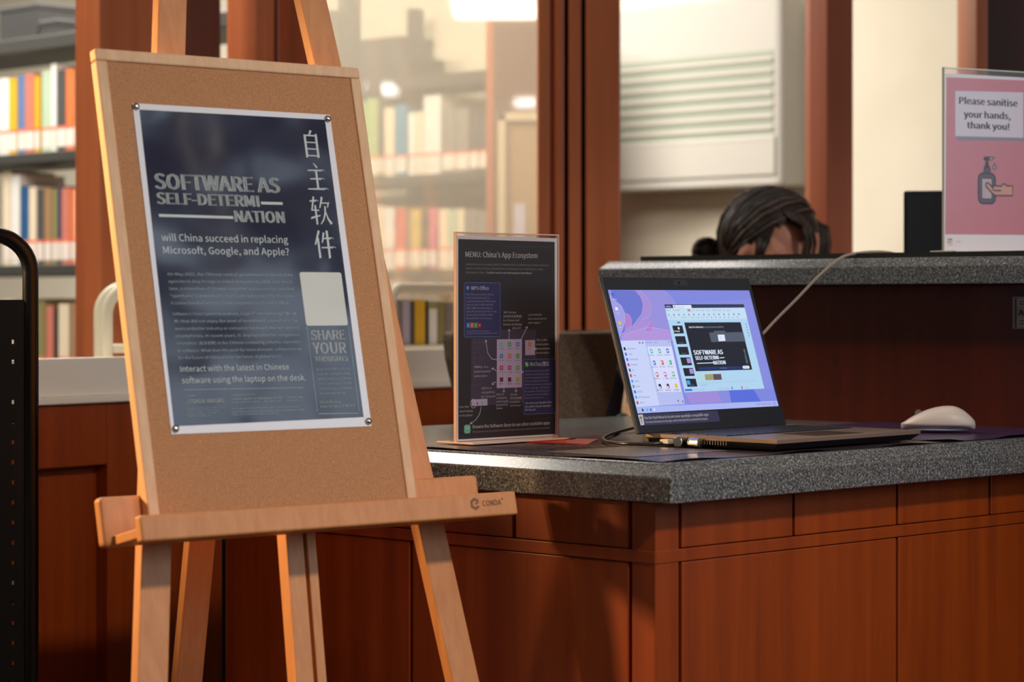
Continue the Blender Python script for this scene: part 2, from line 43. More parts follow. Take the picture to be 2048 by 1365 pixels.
SCREEN=[('p', [(0, 0), (0.345, 0), (0.345, 0.194), (0, 0.194)], 'sky'), ('p', [(0.00023, 0), (0.1304, 0), (0.15215, 0.02232), (0.12754, 0.07661), (0.00292, 0.08024)], 'lav'), ('p', [(0.13198, 0), (0.345, 0), (0.345, 0.0149), (0.15192, 0.02296)], 'sky2'), ('p', [(0.00699, 0.00013), (0.06303, 0.00063), (0.07181, 0.01054), (0.07345, 0.02322), (0.06509, 0.03796), (0.03851, 0.05667), (0.0047, 0.07092), (0.00149, 0.05012)], 'deep'), ('p', [(0.06303, 0.00063), (0.07536, 0.0006), (0.08769, 0.01372), (0.0905, 0.0275), (0.08246, 0.04122), (0.06172, 0.04741), (0.07345, 0.02322), (0.07181, 0.01054)], 'lilac'), ('p', [(0, 0.00953), (0.00903, 0.01578), (0.02231, 0.0252), (0.02582, 0.03672), (0.02194, 0.05027), (0.01212, 0.06269), (0.00151, 0.074), (0.0006, 0.03555)], 'lav2'), ('p', [(0.02673, 0.03672), (0.03532, 0.0399), (0.0382, 0.04725), (0.03487, 0.05664), (0.01605, 0.06439)], 'pink'), ('p', [(0.00164, 0.0796), (0.0128, 0.07102), (0.03859, 0.06504), (0.06796, 0.06009), (0.09525, 0.06183), (0.12041, 0.0659), (0.1256, 0.0819)], 'pink2'), ('p', [(0.0047, 0.07092), (0.03851, 0.05667), (0.06172, 0.04741), (0.08118, 0.0448), (0.07758, 0.05913), (0.03859, 0.06504), (0.0128, 0.07102), (0.00305, 0.07817)], 'lilac'), ('p', [(0.06148, 0.06528), (0.08407, 0.04968), (0.08668, 0.0571), (0.0784, 0.06546)], 'pink'), ('p', [(0.121, 0.16335), (0.2024, 0.16467), (0.20351, 0.18336), (0.128, 0.18299)], 'lilac2'), ('p', [(0.22957, 0.16482), (0.345, 0.16455), (0.345, 0.18542), (0.22783, 0.18415)], 'sky2'), ('p', [(0.22957, 0.16482), (0.29203, 0.16468), (0.30265, 0.1853), (0.22783, 0.18415)], 'deepb'), ('l', [(0.06303, 0.00063), (0.07181, 0.01054), (0.07345, 0.02322), (0.06509, 0.03796), (0.03851, 0.05667), (0.0047, 0.07092)], 0.0005, 'edge'), ('l', [(0.07536, 0.0006), (0.08769, 0.01372), (0.09112, 0.0275), (0.08224, 0.04185), (0.06157, 0.04783)], 0.0005, 'edge'), ('l', [(0, 0.00953), (0.00903, 0.01578), (0.02231, 0.0252), (0.02582, 0.03672), (0.02194, 0.05027), (0.01212, 0.06269), (0.00151, 0.074)], 0.0005, 'edge'), ('l', [(0.02673, 0.03672), (0.03532, 0.0399), (0.0382, 0.04725), (0.03487, 0.05664), (0.01605, 0.06439)], 0.0005, 'edge'), ('l', [(0.13159, 0.00047), (0.14495, 0.01159), (0.152, 0.02275)], 0.0005, 'edge'), ('l', [(0.06148, 0.06528), (0.08407, 0.04968), (0.08668, 0.0571), (0.0784, 0.06546)], 0.0005, 'edge'), ('l', [(0.0128, 0.07102), (0.03859, 0.06504), (0.06796, 0.06009), (0.09525, 0.06183), (0.12041, 0.0659)], 0.0005, 'edge'), ('p', [(0, 0.18407), (0.345, 0.18539), (0.345, 0.194), (0, 0.19374)], 'bar'), ('r', 0.01154, 0.18696, 0.01488, 0.1912, 0.001, 'black'), ('r', 0.0221, 0.18712, 0.02545, 0.19138, 0.001, 'teal'), ('r', 0.03001, 0.18719, 0.03337, 0.19145, 0.001, 'blue'), ('r', 0.03861, 0.18706, 0.04197, 0.19134, 0.001, 'white'), ('d', 0.29095, 0.18927, 0.00133, 'mid'), ('d', 0.29668, 0.18931, 0.00134, 'mid'), ('d', 0.30243, 0.18935, 0.00134, 'mid'), ('d', 0.30819, 0.18939, 0.00134, 'mid'), ('d', 0.31396, 0.18943, 0.00135, 'mid'), ('d', 0.31975, 0.18947, 0.00135, 'mid'), ('d', 0.32554, 0.18951, 0.00136, 'mid'), ('r', 0.33203, 0.18691, 0.34001, 0.19289, 0.001, 'lav2'), ('r', 0.00546, 0.00451, 0.01152, 0.00953, 0.001, 'blue'), ('r', 0.00644, 0.02746, 0.0125, 0.03248, 0.001, 'white'), ('r', 0.00606, 0.04994, 0.01212, 0.05498, 0.001, 'yellow'), ('t', 'Computer', 0.00392, 0.01579, 0.01113, 0.00188, 'white', 0), ('t', 'Trash', 0.00572, 0.0381, 0.00691, 0.00187, 'white', 0), ('t', 'Files', 0.00444, 0.06057, 0.00691, 0.00186, 'white', 0), ('p', [(0.00053, 0.08021), (0.11721, 0.08073), (0.11441, 0.18296), (0, 0.18407)], 'menu'), ('p', [(0.00053, 0.08021), (0.05609, 0.08033), (0.05436, 0.18346), (0, 0.18407)], 'menul'), ('r', 0.00378, 0.09062, 0.00802, 0.09567, 0.0012, 'black'), ('t', 'System Monitor', 0.01153, 0.09443, 0.01899, 0.00248, 'text', 0), ('r', 0.00349, 0.09911, 0.00773, 0.10416, 0.0012, 'blue'), ('t', 'Toolkit', 0.01124, 0.10286, 0.00842, 0.00248, 'text', 0), ('r', 0.00357, 0.10741, 0.00781, 0.11245, 0.0012, 'blue'), ('t', 'USB Boot Maker', 0.01072, 0.11125, 0.01988, 0.00247, 'text', 0), ('r', 0.00365, 0.11568, 0.00789, 0.12074, 0.0012, 'magenta'), ('t', 'Video Player', 0.0108, 0.11951, 0.01504, 0.00247, 'text', 0), ('r', 0.00366, 0.12415, 0.0079, 0.12923, 0.0012, 'greend'), ('t', 'Vim', 0.01081, 0.1279, 0.0045, 0.00246, 'text', 0), ('r', 0.00308, 0.13263, 0.0073, 0.13769, 0.0012, 'red'), ('t', 'VMALL', 0.01082, 0.13642, 0.0069, 0.00246, 'text', 0), ('r', 0.00301, 0.14131, 0.00724, 0.14637, 0.0012, 'cyan'), ('t', 'Weather', 0.01075, 0.14516, 0.01021, 0.00246, 'text', 0), ('r', 0.00311, 0.14956, 0.00733, 0.15464, 0.0012, 'green'), ('t', 'WeChat', 0.01084, 0.15342, 0.0093, 0.00246, 'text', 0), ('r', 0.00342, 0.15803, 0.00765, 0.16311, 0.0012, 'blue'), ('t', 'WPS 2019', 0.01084, 0.16193, 0.01171, 0.00245, 'text', 0), ('r', 0.00319, 0.16628, 0.00743, 0.17136, 0.0012, 'cyan'), ('t', 'WPS Office Assistant', 0.01063, 0.17041, 0.02527, 0.00245, 'text', 0), ('r', 0.00314, 0.17492, 0.00737, 0.18001, 0.0012, 'red'), ('t', 'WPS PDF', 0.01056, 0.17886, 0.0111, 0.00245, 'text', 0), ('t', 'Collection', 0.05835, 0.08528, 0.01288, 0.00229, 'blue', 0), ('t', 'Recent', 0.07754, 0.0851, 0.00803, 0.0023, 'text', 0), ('d', 0.04332, 0.08434, 0.00182, 'mid'), ('d', 0.05002, 0.08444, 0.00183, 'mid'), ('d', 0.11128, 0.08404, 0.00125, 'mid'), ('p', [(0.05862, 0.09043), (0.11664, 0.0909), (0.11288, 0.16311), (0.05937, 0.16279)], 'cell'), ('r', 0.06309, 0.09427, 0.06913, 0.10151, 0.0018, 'teal'), ('d', 0.06611, 0.09789, 0.00184, 'cell'), ('t', 'Software S..', 0.05698, 0.1054, 0.0141, 0.00228, 'text', 0), ('r', 0.08207, 0.09423, 0.08815, 0.1015, 0.0018, 'greenl'), ('d', 0.08511, 0.09787, 0.00185, 'cell'), ('t', '360 Secure', 0.07591, 0.10541, 0.0142, 0.0023, 'text', 0), ('r', 0.10119, 0.09421, 0.10731, 0.10151, 0.0018, 'blue'), ('d', 0.10425, 0.09786, 0.00187, 'cell'), ('t', 'Weather', 0.09497, 0.10543, 0.01431, 0.00231, 'text', 0), ('r', 0.06304, 0.11283, 0.06907, 0.12007, 0.0018, 'blue'), ('t', 'W', 0.06332, 0.11811, 0.00429, 0.00353, 'white', 1), ('t', 'WPS Writer', 0.05695, 0.12394, 0.01408, 0.00229, 'text', 0), ('r', 0.08201, 0.11286, 0.08809, 0.12014, 0.0018, 'orange'), ('t', 'P', 0.08228, 0.11816, 0.00433, 0.00354, 'white', 1), ('t', 'WPS Presen', 0.07586, 0.12402, 0.01419, 0.00229, 'text', 0), ('r', 0.10112, 0.1129, 0.10724, 0.1202, 0.0018, 'green'), ('t', 'S', 0.10139, 0.11822, 0.00435, 0.00356, 'white', 1), ('t', 'WPS Spread', 0.09491, 0.1241, 0.0143, 0.0023, 'text', 0), ('r', 0.063, 0.13134, 0.06903, 0.1386, 0.0018, 'red'), ('d', 0.06586, 0.13455, 0.00215, 'white'), ('t', 'VMALL', 0.05691, 0.14245, 0.01408, 0.00227, 'text', 0), ('r', 0.08196, 0.13146, 0.08802, 0.13874, 0.0018, 'magenta'), ('d', 0.08483, 0.13467, 0.00217, 'white'), ('t', '一淘', 0.07581, 0.1426, 0.01418, 0.00228, 'text', 0), ('r', 0.10105, 0.13156, 0.10716, 0.13888, 0.0018, 'green'), ('d', 0.10395, 0.1348, 0.00217, 'white'), ('t', 'WeChat', 0.09485, 0.14276, 0.01429, 0.00229, 'text', 0), ('r', 0.06296, 0.14985, 0.069, 0.15712, 0.0018, 'black'), ('d', 0.06538, 0.15513, 0.00183, 'white'), ('t', '腾讯QQ', 0.05687, 0.16094, 0.01407, 0.00227, 'text', 0), ('r', 0.08189, 0.15002, 0.08797, 0.15732, 0.0018, 'brown'), ('d', 0.08433, 0.15533, 0.00185, 'white'), ('t', '夸克浏览', 0.07576, 0.16116, 0.01417, 0.00228, 'text', 0), ('r', 0.10098, 0.15019, 0.10709, 0.15752, 0.0018, 'yellow'), ('t', '浏览器网', 0.09478, 0.16138, 0.01428, 0.00228, 'text', 0), ('l', [(0.07774, 0.09051), (0.07705, 0.16269)], 0.0003, 'menu'), ('l', [(0.097, 0.0906), (0.09479, 0.16279)], 0.0003, 'menu'), ('p', [(0.09913, 0.17489), (0.10163, 0.17833), (0.09885, 0.17908)], 'black'), ('d', 0.11049, 0.17904, 0.00187, 'mid'), ('p', [(0.12329, 0.02333), (0.32111, 0.02331), (0.3193, 0.16436), (0.12046, 0.16481)], 'wps'), ('p', [(0.12329, 0.02333), (0.32111, 0.02331), (0.32127, 0.02907), (0.12325, 0.02952)], 'wpsd'), ('p', [(0.12322, 0.0244), (0.14216, 0.02444), (0.14227, 0.02936), (0.12325, 0.02952)], 'blued'), ('t', 'WPS Office', 0.12631, 0.02805, 0.01199, 0.00234, 'white', 0), ('p', [(0.1428, 0.02444), (0.18764, 0.02433), (0.18774, 0.0293), (0.1429, 0.02937)], 'white'), ('r', 0.14542, 0.02595, 0.14766, 0.02853, 0.0008, 'red'), ('t', 'presentation.pptx', 0.14996, 0.02835, 0.01914, 0.00214, 'mid', 0), ('p', [(0.12325, 0.02952), (0.32127, 0.02907), (0.32092, 0.04766), (0.12203, 0.04847)], 'ribbon'), ('t', 'Menu', 0.12414, 0.03402, 0.01009, 0.00235, 'mid', 0), ('t', 'File', 0.14055, 0.03408, 0.00412, 0.00235, 'mid', 0), ('t', 'Edit', 0.14689, 0.03411, 0.01018, 0.00235, 'mid', 0), ('t', 'Insert', 0.18622, 0.03427, 0.00646, 0.00237, 'mid', 0), ('t', 'Design', 0.19623, 0.03431, 0.00713, 0.00237, 'mid', 0), ('t', 'Transition', 0.20725, 0.03437, 0.01042, 0.00238, 'mid', 0), ('t', 'Animate', 0.22224, 0.03443, 0.00949, 0.00239, 'mid', 0), ('t', 'Slideshow', 0.236, 0.03449, 0.01184, 0.00239, 'mid', 0), ('t', 'Review', 0.25115, 0.03455, 0.00794, 0.0024, 'mid', 0), ('t', 'View', 0.26373, 0.0346, 0.00465, 0.00241, 'mid', 0), ('t', 'Section', 0.27237, 0.03464, 0.01001, 0.00241, 'mid', 0), ('r', 0.17564, 0.03152, 0.1828, 0.03478, 0.0015, 'red'), ('t', 'Home', 0.17601, 0.03401, 0.00579, 0.00172, 'white', 0), ('r', 0.12677, 0.03891, 0.12945, 0.04191, 0.0006, 'ribd'), ('r', 0.13878, 0.03889, 0.14149, 0.0419, 0.0006, 'mid'), ('r', 0.15087, 0.03887, 0.15359, 0.04188, 0.0006, 'mid'), ('r', 0.16301, 0.03884, 0.16573, 0.04186, 0.0006, 'ribd'), ('r', 0.1752, 0.03882, 0.17794, 0.04184, 0.0006, 'mid'), ('r', 0.18745, 0.03879, 0.19021, 0.04183, 0.0006, 'mid'), ('r', 0.19976, 0.03877, 0.20252, 0.04181, 0.0006, 'ribd'), ('r', 0.21213, 0.03875, 0.2149, 0.04179, 0.0006, 'mid'), ('r', 0.22456, 0.03872, 0.22735, 0.04178, 0.0006, 'mid'), ('r', 0.23704, 0.0387, 0.23984, 0.04176, 0.0006, 'ribd'), ('r', 0.24958, 0.03868, 0.2524, 0.04175, 0.0006, 'mid'), ('r', 0.26219, 0.03865, 0.26501, 0.04173, 0.0006, 'mid'), ('r', 0.27486, 0.03863, 0.27769, 0.04171, 0.0006, 'ribd'), ('r', 0.28758, 0.0386, 0.29043, 0.0417, 0.0006, 'mid'), ('r', 0.30037, 0.03858, 0.30323, 0.04168, 0.0006, 'mid'), ('t', 'Text', 0.12783, 0.04555, 0.0063, 0.00213, 'mid', 0), ('t', 'Text ', 0.13887, 0.04562, 0.00475, 0.00213, 'mid', 0), ('t', 'Text a', 0.15473, 0.04577, 0.01917, 0.00214, 'mid', 0), ('t', 'Text an', 0.17871, 0.04589, 0.0103, 0.00215, 'mid', 0), ('t', 'Text and', 0.19256, 0.04597, 0.00711, 0.00216, 'mid', 0), ('t', 'Text and ', 0.20291, 0.04605, 0.01039, 0.00216, 'mid', 0), ('r', 0.21875, 0.04373, 0.22055, 0.04591, 0.0004, 'mid'), ('r', 0.22953, 0.0438, 0.23135, 0.04598, 0.0004, 'mid'), ('r', 0.24036, 0.04385, 0.24218, 0.04604, 0.0004, 'mid'), ('r', 0.25124, 0.04392, 0.25306, 0.04612, 0.0004, 'mid'), ('r', 0.26216, 0.04399, 0.26399, 0.04619, 0.0004, 'mid'), ('r', 0.27314, 0.04406, 0.27497, 0.04626, 0.0004, 'mid'), ('r', 0.28414, 0.04412, 0.28598, 0.04634, 0.0004, 'mid'), ('r', 0.2952, 0.04419, 0.29704, 0.04639, 0.0004, 'mid'), ('p', [(0.16002, 0.05303), (0.30108, 0.05348), (0.30039, 0.13254), (0.15897, 0.13211)], 'slide'), ('t', 'Start the slideshow', 0.1686, 0.06207, 0.03541, 0.00278, 'white', 1), ('t', 'to use this interactive exhibition.', 0.20539, 0.06227, 0.05042, 0.0028, 'ribd', 0), ('p', [(0.21508, 0.07013), (0.3015, 0.06999), (0.30124, 0.0856), (0.21488, 0.08549)], 'sgrey'), ('p', [(0.22755, 0.06745), (0.25599, 0.06732), (0.25632, 0.07081), (0.22756, 0.07092)], 'sgrey'), ('p', [(0.23501, 0.07383), (0.25195, 0.07359), (0.25098, 0.08404), (0.23364, 0.08445)], 'white'), ('l', [(0.24043, 0.07694), (0.24167, 0.08239)], 0.0006, 'ribd'), ('t', 'SOFTWARE AS', 0.16457, 0.10554, 0.07272, 0.00722, 'white', 2), ('t', 'SELF-DETERMI', 0.16564, 0.11381, 0.0577, 0.00595, 'white', 2), ('l', [(0.22537, 0.11161), (0.23763, 0.11141)], 0.0012, 'white'), ('l', [(0.16655, 0.11947), (0.20743, 0.11924)], 0.0012, 'white'), ('t', 'NATION', 0.20696, 0.12213, 0.03061, 0.00598, 'white', 2), ('g', 'zi', 0.29227, 0.10105, 0.0055, 0.0062, 'ribd'), ('g', 'zhu', 0.2921, 0.10718, 0.0055, 0.0062, 'ribd'), ('g', 'ruan', 0.29194, 0.11331, 0.0055, 0.0062, 'ribd'), ('g', 'jian', 0.29177, 0.11943, 0.0055, 0.0062, 'ribd'), ('p', [(0.16673, 0.12588), (0.27477, 0.12651), (0.27461, 0.13043), (0.16651, 0.12993)], 'blued'), ('r', 0.27727, 0.12588, 0.29445, 0.13067, 0.002, 'white'), ('t', 'Slide show', 0.27976, 0.12935, 0.01067, 0.00173, 'mid', 0), ('t', 'Tap here to begin', 0.22069, 0.1294, 0.01632, 0.00214, 'ribd', 0), ('p', [(0.129, 0.0579), (0.15344, 0.0579), (0.15319, 0.07073), (0.129, 0.07088)], 'slide'), ('d', 0.14323, 0.06229, 0.00222, 'white'), ('t', 'SOFTWARE', 0.12906, 0.0682, 0.01516, 0.00212, 'white', 1), ('p', [(0.12912, 0.07504), (0.15355, 0.07512), (0.1533, 0.08794), (0.12912, 0.08801)], 'slide'), ('t', 'App ecosystem', 0.13517, 0.08627, 0.01138, 0.00169, 'mid', 0), ('p', [(0.12925, 0.09216), (0.15366, 0.09232), (0.15341, 0.10512), (0.12924, 0.10511)], 'slide'), ('t', 'App ecosystem', 0.13529, 0.10341, 0.01137, 0.00169, 'mid', 0), ('p', [(0.12937, 0.10926), (0.15377, 0.1095), (0.15351, 0.12229), (0.12937, 0.1222)], 'slide'), ('p', [(0.14372, 0.1108), (0.15266, 0.11076), (0.15262, 0.11865), (0.14368, 0.11868)], 'lilac'), ('p', [(0.12949, 0.12634), (0.15388, 0.12666), (0.15362, 0.13943), (0.12949, 0.13926)], 'slide'), ('p', [(0.14383, 0.12793), (0.15277, 0.12792), (0.15273, 0.13579), (0.1438, 0.13579)], 'lilac'), ('p', [(0.12961, 0.1434), (0.15398, 0.1438), (0.15373, 0.15656), (0.12961, 0.15631)], 'slide'), ('t', 'App ecosystem', 0.13565, 0.15473, 0.01135, 0.00168, 'mid', 0), ('p', [(0.13057, 0.14596), (0.13875, 0.14617), (0.13847, 0.15295), (0.13053, 0.15295)], 'cyan'), ('r', 0.14245, 0.05139, 0.15025, 0.05445, 0.0015, 'mid'), ('p', [(0.15804, 0.1372), (0.17788, 0.13746), (0.17656, 0.14705), (0.15666, 0.14696)], 'sw1'), ('p', [(0.17824, 0.13737), (0.19824, 0.13763), (0.19694, 0.14715), (0.17688, 0.14706)], 'sw2'), ('p', [(0.1986, 0.13753), (0.21876, 0.1378), (0.21749, 0.14725), (0.19727, 0.14716)], 'sw3'), ('l', [(0.15557, 0.15161), (0.30584, 0.15085)], 0.0003, 'ribd'), ('t', 'Click to add notes', 0.16066, 0.15542, 0.01946, 0.0021, 'mid', 0), ('p', [(0.1216, 0.15999), (0.1391, 0.15986), (0.13951, 0.16305), (0.1217, 0.16316)], 'blue2'), ('t', 'Slide 1 of 24', 0.14234, 0.16245, 0.01138, 0.00189, 'mid', 0), ('t', 'Theme', 0.15768, 0.16247, 0.01208, 0.00189, 'mid', 0), ('t', 'English', 0.20328, 0.1625, 0.01068, 0.0017, 'mid', 0), ('t', 'Backup', 0.21737, 0.1625, 0.01236, 0.00171, 'mid', 0), ('r', 0.23634, 0.15919, 0.23864, 0.16357, 0.0006, 'greend'), ('r', 0.26081, 0.15945, 0.26395, 0.16343, 0.0008, 'red'), ('t', '100%', 0.27082, 0.16311, 0.00929, 0.00194, 'mid', 0), ('d', 0.3133, 0.05688, 0.00135, 'mid'), ('d', 0.3133, 0.06174, 0.00135, 'mid'), ('d', 0.31329, 0.06659, 0.00135, 'mid'), ('d', 0.31329, 0.07144, 0.00135, 'mid'), ('d', 0.31329, 0.07629, 0.00135, 'mid')]
STICKER=[('p', [(-0.00023, 0.19539), (0.18884, 0.19633), (0.18891, 0.21339), (0.00024, 0.21267)], 'sindigo'), ('p', [(-8e-05, 0.19581), (0.01118, 0.19561), (0.00932, 0.2118), (0.00061, 0.21248)], 'white'), ('l', [(0.00525, 0.1995), (0.00475, 0.20936)], 0.0012, 'black'), ('l', [(0.00162, 0.20204), (0.00509, 0.19909), (0.0075, 0.20165)], 0.0012, 'black'), ('t', 'Use the Start Menu to try out some openKylin-compatible apps', 0.01297, 0.20343, 0.15213, 0.00427, 'white', 2), ('t', 'For more information on the apps, refer to the App Menu card beside this laptop', 0.0137, 0.20942, 0.14643, 0.00325, 'white', 0)]
NOTICE=[('p', [(0.00476, 0.00676), (0.20948, 0.00393), (0.20948, 0.26859), (0.00222, 0.26993)], 'pink'), ('p', [(0.0236, 0.10441), (0.1765, 0.10278), (0.1765, 0.10815), (0.02842, 0.11191)], 'shade'), ('p', [(0.0236, 0.02882), (0.17065, 0.02513), (0.17065, 0.10283), (0.0236, 0.10467)], 'card'), ('t', 'Please sanitise', 0.03163, 0.05014, 0.12703, 0.01141, 'ink', 2), ('t', 'your hands,', 0.04131, 0.07242, 0.10169, 0.01117, 'ink', 2), ('t', 'thank you!', 0.04844, 0.0907, 0.09219, 0.01094, 'ink', 2), ('r', 0.07161, 0.16413, 0.11101, 0.21805, 0.011, 'outl'), ('r', 0.07461, 0.16713, 0.10801, 0.21505, 0.009, 'bottle'), ('r', 0.07983, 0.17319, 0.10301, 0.2095, 0.002, 'outl'), ('r', 0.08133, 0.17469, 0.10151, 0.208, 0.001, 'blabel'), ('p', [(0.08312, 0.16486), (0.08444, 0.15614), (0.08708, 0.15208), (0.08874, 0.14465), (0.0947, 0.14437), (0.09536, 0.15171), (0.09868, 0.15578), (0.09968, 0.16417)], 'outl'), ('p', [(0.08576, 0.16396), (0.08675, 0.15682), (0.09636, 0.15641), (0.09735, 0.16348)], 'bottle'), ('l', [(0.08907, 0.16409), (0.0894, 0.15671)], 0.0012, 'outl'), ('l', [(0.09404, 0.16388), (0.0937, 0.15652)], 0.0012, 'outl'), ('r', 0.08411, 0.1372, 0.09702, 0.1443, 0.004, 'outl'), ('p', [(0.09536, 0.13697), (0.10901, 0.13737), (0.10367, 0.1429), (0.09536, 0.14408)], 'outl'), ('p', [(0.09769, 0.1387), (0.10567, 0.13885), (0.10267, 0.14137), (0.09769, 0.14213)], 'blabel'), ('p', [(0.10801, 0.14693), (0.11237, 0.15385), (0.11268, 0.1551), (0.11243, 0.15638), (0.11165, 0.15755), (0.11042, 0.15844), (0.1089, 0.15897), (0.10727, 0.15906), (0.10573, 0.15871), (0.10447, 0.15795), (0.10364, 0.15688), (0.10334, 0.15563), (0.1036, 0.15435)], 'outl'), ('p', [(0.10801, 0.14957), (0.11081, 0.1544), (0.11101, 0.1552), (0.11085, 0.15603), (0.11035, 0.15677), (0.10956, 0.15735), (0.10858, 0.15769), (0.10753, 0.15775), (0.10655, 0.15752), (0.10574, 0.15703), (0.1052, 0.15634), (0.10501, 0.15554), (0.10517, 0.15472)], 'drop'), ('p', [(0.08874, 0.18303), (0.09238, 0.18079), (0.09702, 0.18325), (0.10301, 0.18883), (0.10501, 0.18612), (0.12308, 0.18653), (0.12644, 0.18269), (0.13116, 0.18279), (0.13318, 0.18563), (0.14741, 0.18566), (0.14741, 0.20218), (0.11034, 0.20284), (0.10301, 0.19938), (0.0937, 0.19127), (0.08973, 0.18825)], 'skin'), ('l', [(0.08874, 0.18303), (0.09238, 0.18079), (0.09702, 0.18325), (0.10301, 0.18883), (0.10501, 0.18612), (0.12308, 0.18653), (0.12644, 0.18269), (0.13116, 0.18279), (0.13318, 0.18563), (0.14741, 0.18566), (0.14741, 0.20218), (0.11034, 0.20284), (0.10301, 0.19938), (0.0937, 0.19127), (0.08973, 0.18825), (0.08874, 0.18303)], 0.0026, 'outl'), ('l', [(0.10501, 0.18665), (0.10434, 0.19301), (0.10867, 0.19444), (0.12241, 0.19397)], 0.0026, 'outl'), ('t', 'Yale', 0.00667, 0.27984, 0.01084, 0.00361, 'blue', 2), ('t', 'NUS', 0.00667, 0.28448, 0.01084, 0.00361, 'orng', 2), ('t', 'College', 0.00731, 0.28784, 0.00988, 0.00206, 'blue', 0), ('t', 'LIBRARY', 0.02456, 0.28268, 0.01158, 0.00181, 'grey', 0)]
# ---------------------------------------------------------------- helpers
def lin(c):
    return tuple((v / 255 / 12.92 if v / 255 <= .04045 else ((v / 255 + .055) / 1.055) ** 2.4) for v in c) + (1,)
MATS = {}
def mat(name, rgb, rough=.5, metal=0, emit=0, spec=.5, coat=0, alpha=1):
    if name in MATS: return MATS[name]
    m = bpy.data.materials.new(name); m.use_nodes = True; b = m.node_tree.nodes['Principled BSDF']
    b.inputs['Base Color'].default_value = lin(rgb); b.inputs['Roughness'].default_value = rough
    b.inputs['Metallic'].default_value = metal; b.inputs['Specular IOR Level'].default_value = spec
    b.inputs['Coat Weight'].default_value = coat
    if emit:
        b.inputs['Base Color'].default_value = (0, 0, 0, 1)
        b.inputs['Emission Color'].default_value = lin(rgb); b.inputs['Emission Strength'].default_value = emit
    MATS[name] = m; return m
def noisy(name, c1, c2, scale=(20, 20, 20), detail=4, rough=.5, lo=.35, hi=.65, bump=0, coat=0, nrough=.6, bscale=None, spec=.5, c3=None):
    if name in MATS: return MATS[name]
    m = mat(name, c1, rough, spec=spec, coat=coat); nt = m.node_tree; N, L = nt.nodes, nt.links; b = N['Principled BSDF']
    tc = N.new('ShaderNodeTexCoord'); mp = N.new('ShaderNodeMapping'); mp.inputs['Scale'].default_value = scale
    no = N.new('ShaderNodeTexNoise'); no.inputs['Scale'].default_value = 1; no.inputs['Detail'].default_value = detail; no.inputs['Roughness'].default_value = nrough
    rp = N.new('ShaderNodeValToRGB'); e = rp.color_ramp.elements
    e[0].position = lo; e[0].color = lin(c1); e[1].position = hi; e[1].color = lin(c2)
    if c3: q = e.new(min(.98, hi + .06)); q.color = lin(c3)
    L.new(tc.outputs['Object'], mp.inputs['Vector']); L.new(mp.outputs[0], no.inputs['Vector'])
    L.new(no.outputs['Fac'], rp.inputs[0]); L.new(rp.outputs[0], b.inputs['Base Color'])
    if bump:
        bp = N.new('ShaderNodeBump'); bp.inputs['Strength'].default_value = bump; bp.inputs['Distance'].default_value = .01
        src = no
        if bscale:
            src = N.new('ShaderNodeTexNoise'); src.inputs['Scale'].default_value = bscale; src.inputs['Detail'].default_value = 1; L.new(tc.outputs['Object'], src.inputs['Vector'])
        L.new(src.outputs['Fac'], bp.inputs['Height']); L.new(bp.outputs[0], b.inputs['Normal'])
    return m
def wavy(name, rgb, rough=.3, scale=9, strength=.5, dist=.02, spec=.5):
    if name in MATS: return MATS[name]
    m = mat(name, rgb, rough, spec=spec); nt = m.node_tree; N, L = nt.nodes, nt.links; b = N['Principled BSDF']
    tc = N.new('ShaderNodeTexCoord'); no = N.new('ShaderNodeTexNoise'); no.inputs['Scale'].default_value = scale; no.inputs['Detail'].default_value = 1.5
    bp = N.new('ShaderNodeBump'); bp.inputs['Strength'].default_value = strength; bp.inputs['Distance'].default_value = dist
    L.new(tc.outputs['Object'], no.inputs['Vector']); L.new(no.outputs['Fac'], bp.inputs['Height']); L.new(bp.outputs[0], b.inputs['Normal'])
    return m
def clear(name, tint, gloss, haze, hazecol=(255, 255, 255), rough=.02):
    m = bpy.data.materials.new(name); m.use_nodes = True; N, L = m.node_tree.nodes, m.node_tree.links
    N.remove(N['Principled BSDF']); o = N['Material Output']
    t = N.new('ShaderNodeBsdfTransparent'); t.inputs[0].default_value = lin(tint)
    d0 = N.new('ShaderNodeBsdfDiffuse'); d0.inputs[0].default_value = lin(hazecol); d1 = N.new('ShaderNodeBsdfTranslucent'); d1.inputs[0].default_value = lin(hazecol)
    d = N.new('ShaderNodeMixShader'); d.inputs[0].default_value = .6; L.new(d0.outputs[0], d.inputs[1]); L.new(d1.outputs[0], d.inputs[2])
    g = N.new('ShaderNodeBsdfGlossy'); g.inputs['Roughness'].default_value = rough
    a = N.new('ShaderNodeMixShader'); a.inputs[0].default_value = haze; b = N.new('ShaderNodeMixShader'); b.inputs[0].default_value = gloss
    L.new(t.outputs[0], a.inputs[1]); L.new(d.outputs[0], a.inputs[2]); L.new(a.outputs[0], b.inputs[1]); L.new(g.outputs[0], b.inputs[2]); L.new(b.outputs[0], o.inputs['Surface'])
    MATS[name] = m; return m
I4 = Matrix.Identity(4)
def frame(o, x, y, z=None):
    x, y = Vector(x), Vector(y); z = Vector(z) if z is not None else x.cross(y)
    return Matrix(((x[0], y[0], z[0], o[0]), (x[1], y[1], z[1], o[1]), (x[2], y[2], z[2], o[2]), (0, 0, 0, 1)))
_tc = {}
try: FONT = bpy.data.fonts.load(os.path.join(bpy.utils.system_resource('DATAFILES'), 'fonts', 'Noto Sans CJK Regular.woff2'))   # Blender's own
except Exception: FONT = None
